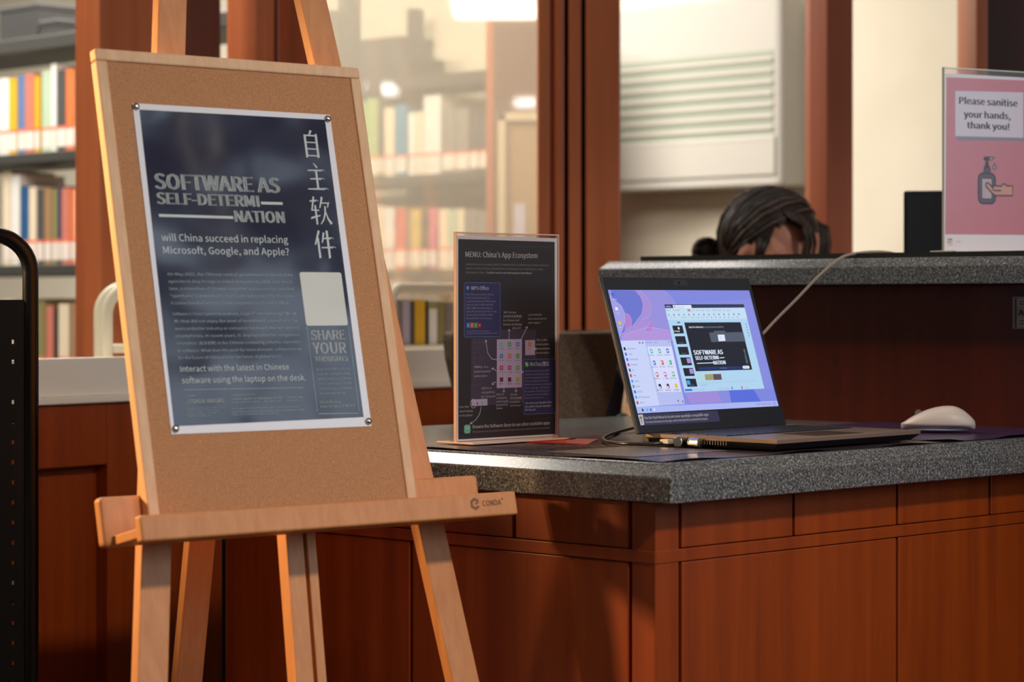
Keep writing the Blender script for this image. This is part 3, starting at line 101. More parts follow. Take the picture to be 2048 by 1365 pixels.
def text_geo(s, bold):
    k = (s, bold)
    if k in _tc: return _tc[k]
    cu = bpy.data.curves.new('lettering', 'FONT'); cu.body = s; cu.size = 1; cu.resolution_u = 2; cu.fill_mode = 'BOTH'; cu.offset = 0
    if bold == 3: cu.shear = .12
    if FONT: cu.font = FONT
    o = bpy.data.objects.new('lettering', cu); C.objects.link(o)
    dg = bpy.context.evaluated_depsgraph_get(); dg.update()
    me = bpy.data.meshes.new_from_object(o.evaluated_get(dg))
    v = [tuple(p.co) for p in me.vertices]; f = [tuple(p.vertices) for p in me.polygons]
    bpy.data.objects.remove(o); bpy.data.curves.remove(cu); bpy.data.meshes.remove(me)
    n = len(v); vv, ff = list(v), list(f)         # heavier weights: the outline again, a hair to either side
    hh = max([p[1] for p in v] or [1]) if s == 'H' else max(p[1] for p in text_geo('H', 0)[0]); v = [p for p in v]
    for c_, dx in enumerate({0: (), 1: (.03 * hh, .06 * hh), 2: (.035 * hh, .07 * hh, .105 * hh, .13 * hh), 3: (.02 * hh,)}[bold]):
        vv += [(x + dx, y, z) for x, y, z in v]; ff += [tuple(q + n * (c_ + 1) for q in g) for g in f]
    v, f = vv, ff
    _tc[k] = (v, f); return _tc[k]
SONG = {
 'zi': [[(50, 99), (60, 96), (47, 80), (41, 80)], [(19, 0), (29, 3), (29, 82), (19, 82)], [(71, 0), (81, 3), (81, 84), (76, 88), (71, 82)], [(20, 77), (78, 77), (78, 82), (20, 82)], [(29, 53), (71, 53), (71, 57), (29, 57)], [(29, 30), (71, 30), (71, 34), (29, 34)], [(29, 6), (71, 6), (71, 10), (29, 10)]],
 'zhu': [[(40, 99), (46, 96), (60, 85), (54, 79)], [(12, 70), (76, 70), (82, 77), (90, 70), (90, 74), (12, 74)], [(18, 40), (70, 40), (77, 47), (85, 40), (85, 44), (18, 44)], [(3, 4), (80, 4), (88, 12), (97, 4), (97, 8), (3, 8)], [(46, 6), (55, 6), (55, 72), (46, 72)]],
 'ruan': [[(5, 80), (32, 80), (38, 87), (45, 80), (45, 84), (5, 84)], [(22, 99), (29, 96), (14, 50), (8, 50)], [(8, 48), (45, 48), (45, 52), (8, 52)], [(24, 0), (32, 0), (32, 68), (24, 68)], [(1, 18), (47, 30), (47, 34), (4, 26)], [(60, 99), (68, 95), (51, 58), (46, 58)], [(56, 78), (92, 78), (97, 82), (86, 60), (83, 60), (86, 74), (56, 74)], [(70, 66), (77, 64), (74, 40), (62, 16), (46, 0), (44, 3), (58, 20), (67, 42)], [(71, 44), (75, 44), (84, 22), (99, 6), (90, 0), (78, 18)]],
 'jian': [[(26, 99), (34, 95), (10, 48), (3, 48)], [(17, 0), (26, 3), (26, 72), (17, 72)], [(47, 92), (55, 89), (42, 55), (37, 55)], [(45, 68), (80, 68), (86, 75), (93, 68), (93, 72), (45, 72)], [(33, 36), (84, 36), (90, 43), (99, 36), (99, 40), (33, 40)], [(61, 0), (71, 3), (71, 98), (61, 98)]]}
class MB:
    def __init__(s): s.v, s.f, s.m, s.mats = [], [], [], []
    def mi(s, m):
        if m not in s.mats: s.mats.append(m)
        return s.mats.index(m)
    def add(s, vs, fs, m, M=I4):
        b = len(s.v); i = s.mi(m); s.v += [tuple(M @ Vector(p)) for p in vs]
        for f in fs: s.f.append(tuple(b + k for k in f)); s.m.append(i)
    def box(s, m, a, b, M=I4):
        (x0, y0, z0), (x1, y1, z1) = a, b
        s.add([(x0, y0, z0), (x1, y0, z0), (x1, y1, z0), (x0, y1, z0), (x0, y0, z1), (x1, y0, z1), (x1, y1, z1), (x0, y1, z1)],
              [(3, 2, 1, 0), (4, 5, 6, 7), (0, 1, 5, 4), (1, 2, 6, 5), (2, 3, 7, 6), (3, 0, 4, 7)], m, M)
    def prism(s, m, pts, z0, z1, M=I4):
        n = len(pts); s.add([(x, y, z0) for x, y in pts] + [(x, y, z1) for x, y in pts],
              [tuple(range(n - 1, -1, -1)), tuple(range(n, 2 * n))] + [(i, (i + 1) % n, n + (i + 1) % n, n + i) for i in range(n)], m, M)
    def hexa(s, m, a, b, M=I4):     # two quads of four points joined
        s.add(list(a) + list(b), [(3, 2, 1, 0), (4, 5, 6, 7)] + [(i, (i + 1) % 4, 4 + (i + 1) % 4, 4 + i) for i in range(4)], m, M)
    def tube(s, m, path, r, n=10, M=I4, cap=True, closed=False, rs=None):
        P = [Vector(p) for p in path]; K = len(P); vs, fs = [], []; up = None
        for i, p in enumerate(P):
            t = (P[(i + 1) % K] - P[i - 1]) if closed else (P[min(i + 1, K - 1)] - P[max(i - 1, 0)])
            t.normalize()
            if up is None:
                up = Vector((0, 0, 1)) if abs(t.z) < .9 else Vector((1, 0, 0))
            sd = t.cross(up).normalized(); up = sd.cross(t).normalized(); rr = rs[i] if rs else r
            for k in range(n):
                a = 2 * math.pi * k / n; vs.append(tuple(p + (sd * math.cos(a) + up * math.sin(a)) * rr))
        for i in range(K if closed else K - 1):
            for k in range(n):
                j = (i + 1) % K; fs.append((i * n + k, i * n + (k + 1) % n, j * n + (k + 1) % n, j * n + k))
        if cap and not closed: fs += [tuple(range(n - 1, -1, -1)), tuple((K - 1) * n + k for k in range(n))]
        s.add(vs, fs, m, M)
    def lathe(s, m, prof, n=20, M=I4):
        vs, fs = [], []; K = len(prof)
        for r, z in prof:
            for k in range(n): a = 2 * math.pi * k / n; vs.append((r * math.cos(a), r * math.sin(a), z))
        for i in range(K - 1):
            for k in range(n): fs.append((i * n + k, i * n + (k + 1) % n, (i + 1) * n + (k + 1) % n, (i + 1) * n + k))
        fs += [tuple(range(n - 1, -1, -1)), tuple((K - 1) * n + k for k in range(n))]
        s.add(vs, fs, m, M)
    def ell(s, m, rx, ry, rz, M=I4, n=20, k=12, keep=None, warp=None):
        vs, fs = [], []
        for i in range(k + 1):
            th = math.pi * i / k
            for j in range(n):
                a = 2 * math.pi * j / n; p = (rx * math.sin(th) * math.cos(a), ry * math.sin(th) * math.sin(a), rz * math.cos(th)); vs.append(warp(p) if warp else p)
        for i in range(k):
            for j in range(n):
                q = (i * n + j, (i + 1) * n + j, (i + 1) * n + (j + 1) % n, i * n + (j + 1) % n)
                if keep is None or keep([sum(vs[t][c] for t in q) / 4 for c in range(3)]): fs.append(q)
        s.add(vs, fs, m, M)
    def items(s, items, mats, M, dz=.00001, z0=.0004):
        """flat print: x right, y down in metres, layered on the page along M's z"""
        z = z0
        for it in items:
            k = it[0]; z += dz
            if k == 'p': s.add([(x, -y, z) for x, y in it[1]], [tuple(range(len(it[1]) - 1, -1, -1))], mats[it[2]], M)
            elif k == 'r':
                x0, y0, x1, y1, r, m = it[1:]; r = min(r, (x1 - x0) / 2.01, (y1 - y0) / 2.01); P = []
                for cx, cy, a0 in ((x1 - r, y0 + r, -90), (x1 - r, y1 - r, 0), (x0 + r, y1 - r, 90), (x0 + r, y0 + r, 180)):
                    for j in range(5): a = R(a0 + 22.5 * j); P.append((cx + r * math.cos(a), -(cy + r * math.sin(a)), z))
                s.add(P, [tuple(range(len(P) - 1, -1, -1))], mats[m], M)
            elif k == 'd':
                cx, cy, r, m = it[1:]; P = [(cx + r * math.cos(-.524 * j), -cy + r * math.sin(-.524 * j), z) for j in range(12)]
                s.add(P, [tuple(range(11, -1, -1))], mats[m], M)
            elif k == 'l':
                P, wd, m = it[1:]; P = [Vector((x, -y)) for x, y in P]; vs = []
                for i, p in enumerate(P):
                    t = (P[min(i + 1, len(P) - 1)] - P[max(i - 1, 0)]).normalized(); nn = Vector((-t.y, t.x)) * wd / 2
                    vs += [(p.x + nn.x, p.y + nn.y, z), (p.x - nn.x, p.y - nn.y, z)]
                s.add(vs, [(2 * i, 2 * i + 1, 2 * i + 3, 2 * i + 2) for i in range(len(P) - 1)], mats[m], M)
            elif k == 't':
                tx, x, y, wd, cap, m, bold = it[1:]; v, f = text_geo(tx, bold)
                if not v: continue
                xa = min(p[0] for p in v); xb = max(p[0] for p in v); sx = wd / (xb - xa); sy = cap / max(p[1] for p in text_geo('H', 0)[0])
                s.add([((p[0] - xa) * sx + x, p[1] * sy - y, z) for p in v], f, mats[m], M)
            elif k == 'g':
                ch, cx, cy, gw, gh, m = it[1:]
                for q in SONG[ch]:
                    z += .000004
                    s.add([(cx + (a / 100 - .5) * gw, -cy + (b / 100 - .5) * gh, z) for a, b in q], [tuple(range(len(q)))], mats[m], M)
    def build(s, name, parent=None, bevel=0, smooth=False, sub=0, seg=2):
        me = bpy.data.meshes.new(name); me.from_pydata(s.v, [], s.f); me.update()
        for m in s.mats: me.materials.append(m)
        me.polygons.foreach_set('material_index', s.m)
        if smooth: me.polygons.foreach_set('use_smooth', [True] * len(me.polygons))
        o = bpy.data.objects.new(name, me); C.objects.link(o)
        if parent is not None: o.parent = parent
        if bevel:
            b = o.modifiers.new('bevel', 'BEVEL'); b.width = bevel; b.segments = seg; b.limit_method = 'ANGLE'; b.angle_limit = R(40)
        if sub:
            u = o.modifiers.new('subdivision', 'SUBSURF'); u.levels = u.render_levels = sub
        return o
def tag(o, label, cat, group=None, kind=None):
    if label: o['label'] = label
    if cat: o['category'] = cat
    if group: o['group'] = group
    if kind: o['kind'] = kind
    return o
def thing(name, label, cat, loc=(0, 0, 0), yaw=0, group=None):
    o = bpy.data.objects.new(name, None); o.empty_display_size = .1; C.objects.link(o); o.location = loc; o.rotation_euler = (0, 0, yaw)
    return tag(o, label, cat, group)
def struct(o): o['kind'] = 'structure'; return o
def at(px, py, Y): return Vector(((px - CX) / F * Y, Y, ZC - (py - CY) / F * Y))
def along(P, d, px):            # distance along the plan line P + s d at which it meets the sight line of column px
    k = (px - CX) / F; return (k * P[1] - P[0]) / (d[0] - k * d[1])
def P2(P, d, s): return (P[0] + d[0] * s, P[1] + d[1] * s)
def rowlen(a): return (math.cos(R(a)), math.sin(R(a)))
# ---------------------------------------------------------------- materials
def woodmat(name, c1, c2, rough=.42, sc=(60, 60, 3), coat=0, lo=.3, hi=.7, bump=.02): return noisy(name, c1, c2, sc, 5, rough, lo, hi, bump, coat)
cherry = woodmat('cherry_wood', (126, 48, 6), (156, 66, 10), .4, (30, 30, 1.6), .15)
cherry_dark = woodmat('cherry_frame_wood', (176, 92, 48), (198, 110, 62), .45, (30, 30, 1.2))
groove = mat('dark_groove', (16, 8, 6), .7)
beech = woodmat('beech_wood', (200, 130, 78), (216, 148, 94), .5, (90, 90, 4))
pine = woodmat('pine_frame_wood', (218, 172, 132), (234, 194, 156), .55, (90, 90, 5))
cork = noisy('cork', (160, 108, 72), (206, 152, 108), (900, 900, 900), 3, .85, .34, .66, .1)
stone = noisy('speckled_stone', (64, 65, 66), (130, 132, 134), (330, 330, 330), 3, .2, .42, .62, .0, 0, .7, spec=.5, c3=(196, 200, 198))
white_lam = mat('white_laminate', (238, 232, 220), .5)
cream_metal = mat('cream_metal', (222, 214, 190), .4)
black_metal = mat('black_metal', (10, 10, 11), .28)
shelf_metal = mat('dark_shelf_metal', (62, 60, 56), .5)
chrome = mat('chrome', (210, 205, 198), .18, 1)
paper = mat('white_paper', (236, 236, 242), .4)
cream_wall = noisy('cream_wall', (218, 208, 186), (225, 215, 194), (3, 3, 3), 2, .9)
ceil_m = mat('white_ceiling', (228, 224, 214), .9)
carpet = noisy('grey_carpet', (84, 78, 72), (108, 100, 92), (200, 200, 200), 3, .95)
# ---------------------------------------------------------------- setting
b = MB(); b.box(carpet, (-9, -12, -.1), (16, 16, 0)); struct(b.build('floor'))
b = MB(); b.box(ceil_m, (-9, -12, 2.9), (16, 16, 3.0)); struct(b.build('ceiling'))
eW = (.7222, -.6917); nW = (.6917, .7222)
W0 = (.653, 7.0975)
b = MB(); b.box(cream_wall, (-9, 0, 0), (4.5, .12, 2.9), frame((W0[0], W0[1], 0), (*eW, 0), (*nW, 0), (0, 0, 1))); struct(b.build('wall_back'))
# glazed partition: low wall, white ledge, posts, glass
ledA = at(80, 797, 4.06); ledB = at(905, 762, 4.93)
dl = (ledB.xy - ledA.xy).normalized(); nl = (-dl.y, dl.x)          # nl points away from the camera
tP = along(ledA, dl, 1082); t0 = along(ledA, dl, -160)
ML = frame((ledA.x, ledA.y, 0), (dl.x, dl.y, 0), (*nl, 0), (0, 0, 1))
zl = .80
b = MB(); b.box(cherry, (t0, .03, .0), (tP, .10, zl - .012), ML)
s1 = along(ledA, dl, 215)
zr = .97 - 336 / F * 4.1
for a, e in ((t0, s1 - .62), (s1, tP)): b.box(cherry, (a, 0, 0), (e, .03, zl - .012), ML)
b.box(cherry, (s1 - .62, 0, zr), (s1, .03, zl - .012), ML); b.box(cherry, (s1 - .62, 0, 0), (s1, .03, .1), ML)
struct(b.build('wall_low', bevel=.002))
b = MB(); b.box(white_lam, (t0, -.012, zl - .012), (tP, .40, zl), ML); b.box(white_lam, (t0, 0, zl), (tP, .018, zl + .068), ML); struct(b.build('trim_1', bevel=.002))
wp = .42                                                     # posts stand this far behind the ledge front
def on_wall(px, off=wp): return along((ledA.x + nl[0] * off, ledA.y + nl[1] * off), dl, px)
def post(nm, p0, p1, z0, dep=.08, m=cherry_dark, off=wp):
    b = MB(); b.box(m, (on_wall(p0), off, z0), (on_wall(p1), off + dep, 2.9), ML); return struct(b.build(nm, bevel=.003))
post('trim_2', 186, 204, 0, .05, off=wp - .02); post('trim_3', 203, 312, 0)
post('trim_4', 312, 442, 0, .05, woodmat('maroon_wood', (104, 62, 52), (112, 70, 60), .12, (20, 20, 1)))
post('trim_5', 499, 519, 0, .09, off=wp - .02); post('trim_6', 520, 549, 0, .07); post('trim_7', 556, 640, 0, .08, cherry)
b = MB(); glass = clear('hazy_window_glass', (250, 246, 238), .09, .30, (242, 235, 220)); b.box(glass, (at(640, 0, 5.42).x, 5.42, zl), (at(1082, 0, 5.42).x, 5.426, 2.9)); struct(b.build('window_1'))  # pale film mixed in for the bright room reflected in the pane, and dirt
b = MB(); b.box(cherry, (on_wall(600), wp, 0), (on_wall(1090), wp + .06, zl), ML); struct(b.build('wall_sill'))
# the big pillar with stepped mouldings and the two posts on its right (frontal)
def pil(nm, strips, Y, bevel=.004):
    b = MB()
    for p0, p1, dy, m in strips:
        a, e = at(p0, 0, Y).x, at(p1, 0, Y).x; b.box(m, (a, Y + dy, 0), (e, Y + .22, 2.9))
    return struct(b.build(nm, bevel=bevel))
pil('trim_8', [(1076, 1101, .03, cherry_dark), (1101, 1110, .037, cherry_dark), (1110, 1129, .022, cherry_dark), (1129, 1138, .06, groove), (1138, 1163, .012, cherry_dark), (1163, 1172, .05, groove), (1172, 1241, 0, cherry_dark)], 5.15)
b = MB(); Y = 5.1; a, e, g = at(1628, 0, Y).x, at(1654, 0, Y).x, at(1706, 0, Y).x
b.prism(woodmat('post_wood', (150, 74, 40), (166, 86, 48), .5, (30, 30, 1.2)), [(a, Y + .07), (e, Y), (g, Y), (g, Y + .16), (a, Y + .16)], 0, 2.9); struct(b.build('trim_9', bevel=.003))
pil('trim_10', [(1953, 1976, 0, cherry_dark), (1976, 2200, .02, woodmat('deep_brown_wood', (64, 26, 14), (78, 32, 18), .5, (30, 30, 1.2)))], 5.0)
# ---------------------------------------------------------------- reception desk
aR, aL = R(43.5), R(42)
eR = Vector((math.cos(aR), math.sin(aR))); eL = Vector((-math.cos(aL), math.sin(aL)))
K = Vector((.2015, 2.985))
Bo = Vector((.158, 4.31)); eB = Vector((.813 - .158, 3.73 - 4.31)).normalized(); nB = Vector((-eB.y, eB.x))     # bar front line, nB to the back
def hit(P, d, Q, e):
    det = d.x * -e.y + e.x * d.y; q = Q - P; s = (q.x * -e.y + e.x * q.y) / det; return P + d * s
Bp = Bo + nB * .085                                         # bar panel face
DEP = .935
def layer(P, z): return [(p.x, p.y, z) for p in P]
def slab(m, P, z0, zc, z1, ins, name):
    n = len(P); cen = sum(P, Vector((0, 0))) / n; Q = []
    for i in range(n):
        p, a, c = P[i], P[i - 1], P[(i + 1) % n]; d1 = (a - p).normalized(); d2 = (c - p).normalized()
        sn = abs(d1.x * d2.y - d1.y * d2.x); Q.append(p + (d1 + d2) * (ins / sn))
    Q2 = [p + (q - p) * 1.12 for p, q in zip(P, Q)]
    vs = layer(P, z0) + layer(P, zc) + layer(Q, z1 - .003) + layer(Q2, z1)
    fs = [tuple(range(n - 1, -1, -1)), tuple(range(3 * n, 4 * n))]
    for k in range(3): fs += [(k * n + i, k * n + (i + 1) % n, (k + 1) * n + (i + 1) % n, (k + 1) * n + i) for i in range(n)]
    b = MB(); b.add(vs, fs, m); return b.build(name, bevel=.0012, seg=1)
farR = hit(K, eR, Bp, eB); back0 = K + eL * DEP; backR = hit(back0, eR, Bp, eB)
top = slab(stone, [K, farR, backR, back0], .71, .743, .76, .017, 'desk_worktop')
tag(top, 'dark grey speckled stone worktop of the lower desk under the laptop', 'worktop')
C0 = K + eL * .042 + eR * .02                                # wooden corner under the overhang
desk = thing('reception_desk', 'reddish cherry wood desk with grooved panels below the speckled worktop', 'desk', (C0.x, C0.y, 0))
cR = hit(C0, eR, Bp, eB); cB = hit(C0 + eL * .86, eR, Bp, eB); cL = C0 + eL * .86
cin = [C0 + (eL + eR) * .012, cR - eR * .002 + eL * .012, cB - eL * .01, cL + eR * .012]
b = MB(); b.prism(groove, [(p.x - C0.x, p.y - C0.y) for p in cin], 0.02, .71); b.build('carcass', desk)
FR = frame((0, 0, 0), (eR.x, eR.y, 0), (-eR.y, eR.x, 0), (0, 0, 1))                  # y points into the desk
FL = frame((0, 0, 0), (-eL.x, -eL.y, 0), (eL.y, -eL.x, 0), (0, 0, 1)); FL = frame((0, 0, 0), (eL.x, eL.y, 0), (eL.y, -eL.x, 0), (0, 0, 1))
ZB0, ZB1 = .629, .6455
def panel(nm, Fm, s0, s1, z0, z1, y0=0.0): b = MB(); b.box(cherry, (s0, y0, z0), (s1, y0 + .02, z1), Fm); return b.build(nm, desk, bevel=.0015)
G = .0028
def face(Fm, d, ends, mids, lenE):
    s = [along(C0, d, p) if p < 5000 else p - 10000 for p in ends]
    panel('corner_stile', Fm, 0, s[0] - G, .02, .708)
    for i in range(len(s) - 1):
        a, e = s[i] + G, s[i + 1] - G; m_ = mids[i] if mids[i] is not None else (a + e) / 2
        panel('drawer_front', Fm, a, m_ - G, ZB1 + .001, .708); panel('drawer_front', Fm, m_ + G, e, ZB1 + .001, .708)
        panel('door', Fm, a, e, .09, ZB0 - .001)
    if lenE - s[-1] > .02: panel('end_stile', Fm, s[-1] + G, lenE, .02, .708)
    b = MB(); b.box(cherry, (.0, -.0012, ZB0), (lenE, .016, ZB1), Fm); b.build('rail', desk, bevel=.001)
    b = MB(); b.box(cherry, (s[0], .01, .02), (lenE, .03, .088), Fm); b.build('plinth', desk, bevel=.001)
sr = [along(C0, eR, p) for p in (1361, 1588, 1795, 1980)]; LR = (cR - C0).length - .004
face(FR, eR, [1361, 1795] + [10000 + LR], [sr[1], sr[3]], LR)
face(FL, eL, [1260, 822, 448], [along(C0, eL, 1028), None], .86)
# ---------------------------------------------------------------- raised bar counter
barT = [Bo, Bo + eB * 2.3, Bo + eB * 2.3 + nB * .34, Bo + nB * .34]
bt = slab(stone, barT, .9958, 1.026, 1.04, .011, 'bar_worktop'); tag(bt, 'speckled dark stone top of the raised bar behind the laptop', 'worktop')
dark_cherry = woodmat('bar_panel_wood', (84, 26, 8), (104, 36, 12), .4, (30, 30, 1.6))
bar = thing('bar_counter', 'dark reddish wood bar front rising behind the laptop and mouse', 'counter', (Bo.x, Bo.y, 0))
def rel(p): return (p.x - Bo.x, p.y - Bo.y)
q0 = Bp + eB * .12
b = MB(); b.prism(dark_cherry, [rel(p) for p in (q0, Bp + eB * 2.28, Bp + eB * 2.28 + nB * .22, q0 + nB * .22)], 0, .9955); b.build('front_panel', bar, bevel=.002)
b = MB(); g0 = Bo + eB * .075 + nB * .03
b.prism(mat('dark_glass_ledge', (36, 38, 32), .35), [rel(p) for p in (g0, g0 + eB * 1.0, g0 + eB * 1.0 + nB * .03, g0 + nB * .03)], 1.0405, 1.049); b.build('raised_edge_strip', bar)
# plate on the bar front
pl = at(2027, 594, (Bp + eB * along(Bp, eB, 2040)).y - .004)
MP = frame((pl.x, pl.y, 0), (eB.x, eB.y, 0), (0, 0, 1), (-nB.x, -nB.y, 0))
b = MB(); z0 = pl.z; b.box(mat('plate_silver', (150, 140, 132), .35, .3), (0, z0 - .052, 0), (.11, z0, .0025), MP)
b.box(mat('plate_border', (52, 44, 40), .5), (.004, z0 - .050, .0025), (.007, z0 - .002, .003), MP)
for a, e in ((.003, .016), (.034, .049)): b.box(mat('plate_grey', (176, 166, 158), .4), (.008, z0 - e, .0025), (.105, z0 - a, .003), MP)
b.items([('t', 'PLEASE DO NOT', .010, .0125, .085, .0045, 'k', 1), ('t', 'ASK', .010, .030, .03, .009, 'r', 2), ('t', 'STAFF FOR HELP', .010, .044, .085, .0045, 'k', 1)][1:2] , {'k': mat('plate_ink', (90, 80, 76)), 'r': mat('plate_red', (130, 22, 26), .4)}, MP @ Matrix.Translation((0, z0, .003)))
for i, (yy) in enumerate((.007, .011, .038, .043)): b.box(mat('plate_ink', (90, 80, 76)), (.012, z0 - yy - .0018, .003), (.06 + .02 * (i % 2), z0 - yy, .0034), MP)
o = b.build('wall_plate', bevel=.0012); tag(o, 'small silver plate with red mark fixed to the bar front', 'plate')
# ---------------------------------------------------------------- prints
inkc = dict(ink=(196, 204, 206), inkd=(150, 164, 172), card=(206, 208, 202))
pm = {'navy': wavy('poster_navy', (33, 33, 58), .22, 5.5, .9, .03, .5)}
for k, c in inkc.items(): pm[k] = wavy('poster_' + k, c, .3, 8, .4, .02)
def pal(prefix, d, rough=.35, emit=0): return {k: mat(prefix + k, c, rough, emit=emit) for k, c in d.items()}
mm = pal('menu_', dict(dark=(54, 52, 57), white=(220, 222, 226), grey=(160, 160, 164), line=(92, 92, 98), edge=(108, 128, 176), indigo=(58, 60, 112), blue=(72, 140, 214), orange=(226, 122, 66), green=(88, 172, 88), red=(186, 36, 56), dim=(78, 70, 92), dimd=(104, 96, 118), lilac=(196, 182, 220), teal=(120, 202, 178), magenta=(190, 64, 120), brown=(110, 54, 58), yellow=(168, 186, 70)))
sc_ = dict(edge=(196, 180, 238), sky=(136, 140, 222), sky2=(128, 136, 222), lav=(150, 144, 220), deep=(108, 118, 206), lilac=(168, 142, 214), lav2=(162, 158, 226), pink=(178, 128, 204), pink2=(176, 148, 218), lilac2=(158, 140, 216), deepb=(90, 110, 218), bar=(170, 182, 240), black=(30, 30, 40), teal=(60, 196, 170), blue=(58, 112, 214), blue2=(50, 116, 226), white=(222, 232, 250), mid=(122, 132, 158), yellow=(226, 190, 60), menu=(182, 190, 238), menul=(200, 210, 248), magenta=(200, 60, 150), greend=(50, 110, 90), red=(196, 70, 80), cyan=(70, 160, 230), green=(40, 180, 120), greenl=(60, 190, 130), text=(80, 88, 120), cell=(214, 220, 250), orange=(214, 96, 70), brown=(92, 56, 66), wps=(176, 212, 240), wpsd=(52, 60, 84), blued=(40, 56, 118), ribbon=(196, 222, 244), ribd=(140, 156, 176), slide=(36, 38, 50), sgrey=(84, 92, 108), sw1=(176, 216, 220), sw2=(160, 156, 108), sw3=(100, 76, 90))
sm = pal('screen_', sc_, .3, 1.0)
stm = pal('sticker_', dict(sindigo=(70, 70, 108), white=(226, 226, 236), black=(24, 24, 28)), .4)
km = pal('notice_', dict(pink=(206, 130, 146), shade=(140, 140, 158), card=(222, 220, 236), ink=(34, 38, 48), outl=(38, 40, 54), bottle=(92, 84, 104), blabel=(196, 182, 190), drop=(150, 170, 200), skin=(214, 160, 142), blue=(70, 100, 160), orng=(226, 120, 90), grey=(120, 120, 130)))
# ---------------------------------------------------------------- easel, corkboard, poster, pins
yE, tE, OE = R(38.65), R(13.15), (-.4734, 2.9295, 1.2153)
ct, st = math.cos(tE), math.sin(tE)
def eb(u, v, wq=0): return (u, -v * st - wq * ct, OE[2] - v * ct + wq * st)         # easel local: u right, v down the board, w out of it
ME = frame(eb(0, 0, 0), (1, 0, 0), (0, st, ct), (0, -ct, st))
def plank(m, u0, u1, v0, u2, u3, v1, wa, wb):   # plank with a top edge u0..u1 at v0 and a bottom edge u2..u3 at v1
    b = MB(); b.hexa(m, [eb(u0, v0, wa), eb(u2, v1, wa), eb(u3, v1, wa), eb(u1, v0, wa)], [eb(u0, v0, wb), eb(u2, v1, wb), eb(u3, v1, wb), eb(u1, v0, wb)]); return b
easel = thing('display_easel', 'light beech wood tripod easel holding up the corkboard', 'easel', (OE[0], OE[1], 0), yE)
vb, vt = 1.244, -.78
def ll(v): return .0757 - .1655 * (v + .152)
def rl(v): return .2985 + .1045 * (v + .16)
plank(beech, ll(vt), ll(vt) + .042, vt, ll(vb), ll(vb) + .042, vb, -.031, -.049).build('leg', easel, bevel=.002)
plank(beech, rl(vt), rl(vt) + .043, vt, rl(vb), rl(vb) + .043, vb, -.031, -.049).build('leg', easel, bevel=.002)
plank(beech, .13, .29, vt - .02, .15, .28, vt + .09, -.049, -.066).build('crown', easel, bevel=.003)
def mz(v): return .1673 - .06 * (v - .5455)
b = plank(beech, mz(-.03), mz(-.03) + .026, -.03, mz(.86), mz(.86) + .026, .86, -.033, -.055)
q = plank(beech, mz(-.03) + .031, mz(-.03) + .045, -.03, mz(.86) + .031, mz(.86) + .045, .86, -.033, -.055); b.add(q.v, q.f, beech)
q = plank(beech, mz(-.03) + .02, mz(-.03) + .036, -.03, mz(.86) + .02, mz(.86) + .036, .86, -.043, -.055); b.add(q.v, q.f, beech); b.build('centre_mast', easel, bevel=.0015)
plank(beech, ll(.0) + .02, rl(.0) + .02, .0, ll(.0) + .02, rl(.0) + .02, .045, -.049, -.062).build('crossbar', easel, bevel=.002)
b = MB(); y0, y1 = .02, .236
b.hexa(beech, [(.155, .018, 1.24), (.196, .018, 1.24), (.196, .034, 1.24), (.155, .034, 1.24)], [(.155, .235, 0), (.196, .235, 0), (.196, .251, 0), (.155, .251, 0)]); b.build('rear_leg', easel, bevel=.002)
b = MB()
def bx(m, u0, u1, v0, v1, wa, wb): b.hexa(m, [eb(u0, v0, wa), eb(u0, v1, wa), eb(u1, v1, wa), eb(u1, v0, wa)], [eb(u0, v0, wb), eb(u0, v1, wb), eb(u1, v1, wb), eb(u1, v0, wb)])
bx(beech, -.100, .468, .4895, .549, -.0305, -.0135); b.build('tray_back_rail', easel, bevel=.005, seg=3)
b = MB(); bx(beech, -.089, .468, .5375, .5485, -.0135, .045); b.build('tray_floor', easel, bevel=.001)
b = MB(); bx(beech, -.0905, .470, .5235, .5545, .0455, .06); b.build('tray_lip', easel, bevel=.003, seg=3)
brown = mat('burnt_brown', (136, 90, 56), .7)
b = MB(); lg = .0085; cx, cy = .4005, .5372
hexp = [(cx + lg * math.sin(R(60 * i)), cy - lg * math.cos(R(60 * i))) for i in range(6)]
ci = [(cx + .0042 * math.sin(R(60 * i)), cy - .0042 * math.cos(R(60 * i))) for i in range(6)]
its = []
for i in range(6):
    if i in (1,): continue
    its.append(('p', [hexp[i], hexp[(i + 1) % 6], ci[(i + 1) % 6], ci[i]], 'b'))
its.append(('p', [(cx - .0015, cy), (cx + .0035, cy - .0028), (cx + .0072, cy - .0022), (cx + .002, cy + .001)], 'b'))
its += [('t', 'CONDA', .4125, .5408, .031, .0072, 'b', 1), ('d', .446, .5330, .0014, 'b')]
b.items(its, {'b': brown}, frame(eb(0, 0, .06), (1, 0, 0), (0, st, ct), (0, -ct, st)), z0=.0002); b.build('maker_mark', easel)['label'] = 'burnt brown hexagon mark and lettering'
board = thing('corkboard', 'upright corkboard in a pale wood frame standing on the easel tray', 'notice board', (OE[0], OE[1], 0), yE)
u0, u1, v0, v1 = -.0452, .353, -.0685, .5365; fw = .0155
b = MB(); bx(cork, u0 + .006, u1 - .006, v0 + .006, v1 - .006, -.0006, -.011); b.build('cork_panel', board)
for nm, (a, e, c, d) in (('frame_rail', (u0, u1, v0, v0 + fw)), ('frame_rail', (u0, u1, v1 - fw, v1)), ('frame_stile', (u0, u0 + fw, v0 + fw, v1 - fw)), ('frame_stile', (u1 - fw, u1, v0 + fw, v1 - fw))):
    b = MB(); bx(pine, a, e, c, d, .0025, -.013); b.build(nm, board, bevel=.0022)
b = MB(); nn = 14; vs, fs = [], []
for i in range(nn + 1):
    for j in range(nn + 1): vs.append((.297 * i / nn, -.42 * j / nn, .0003))
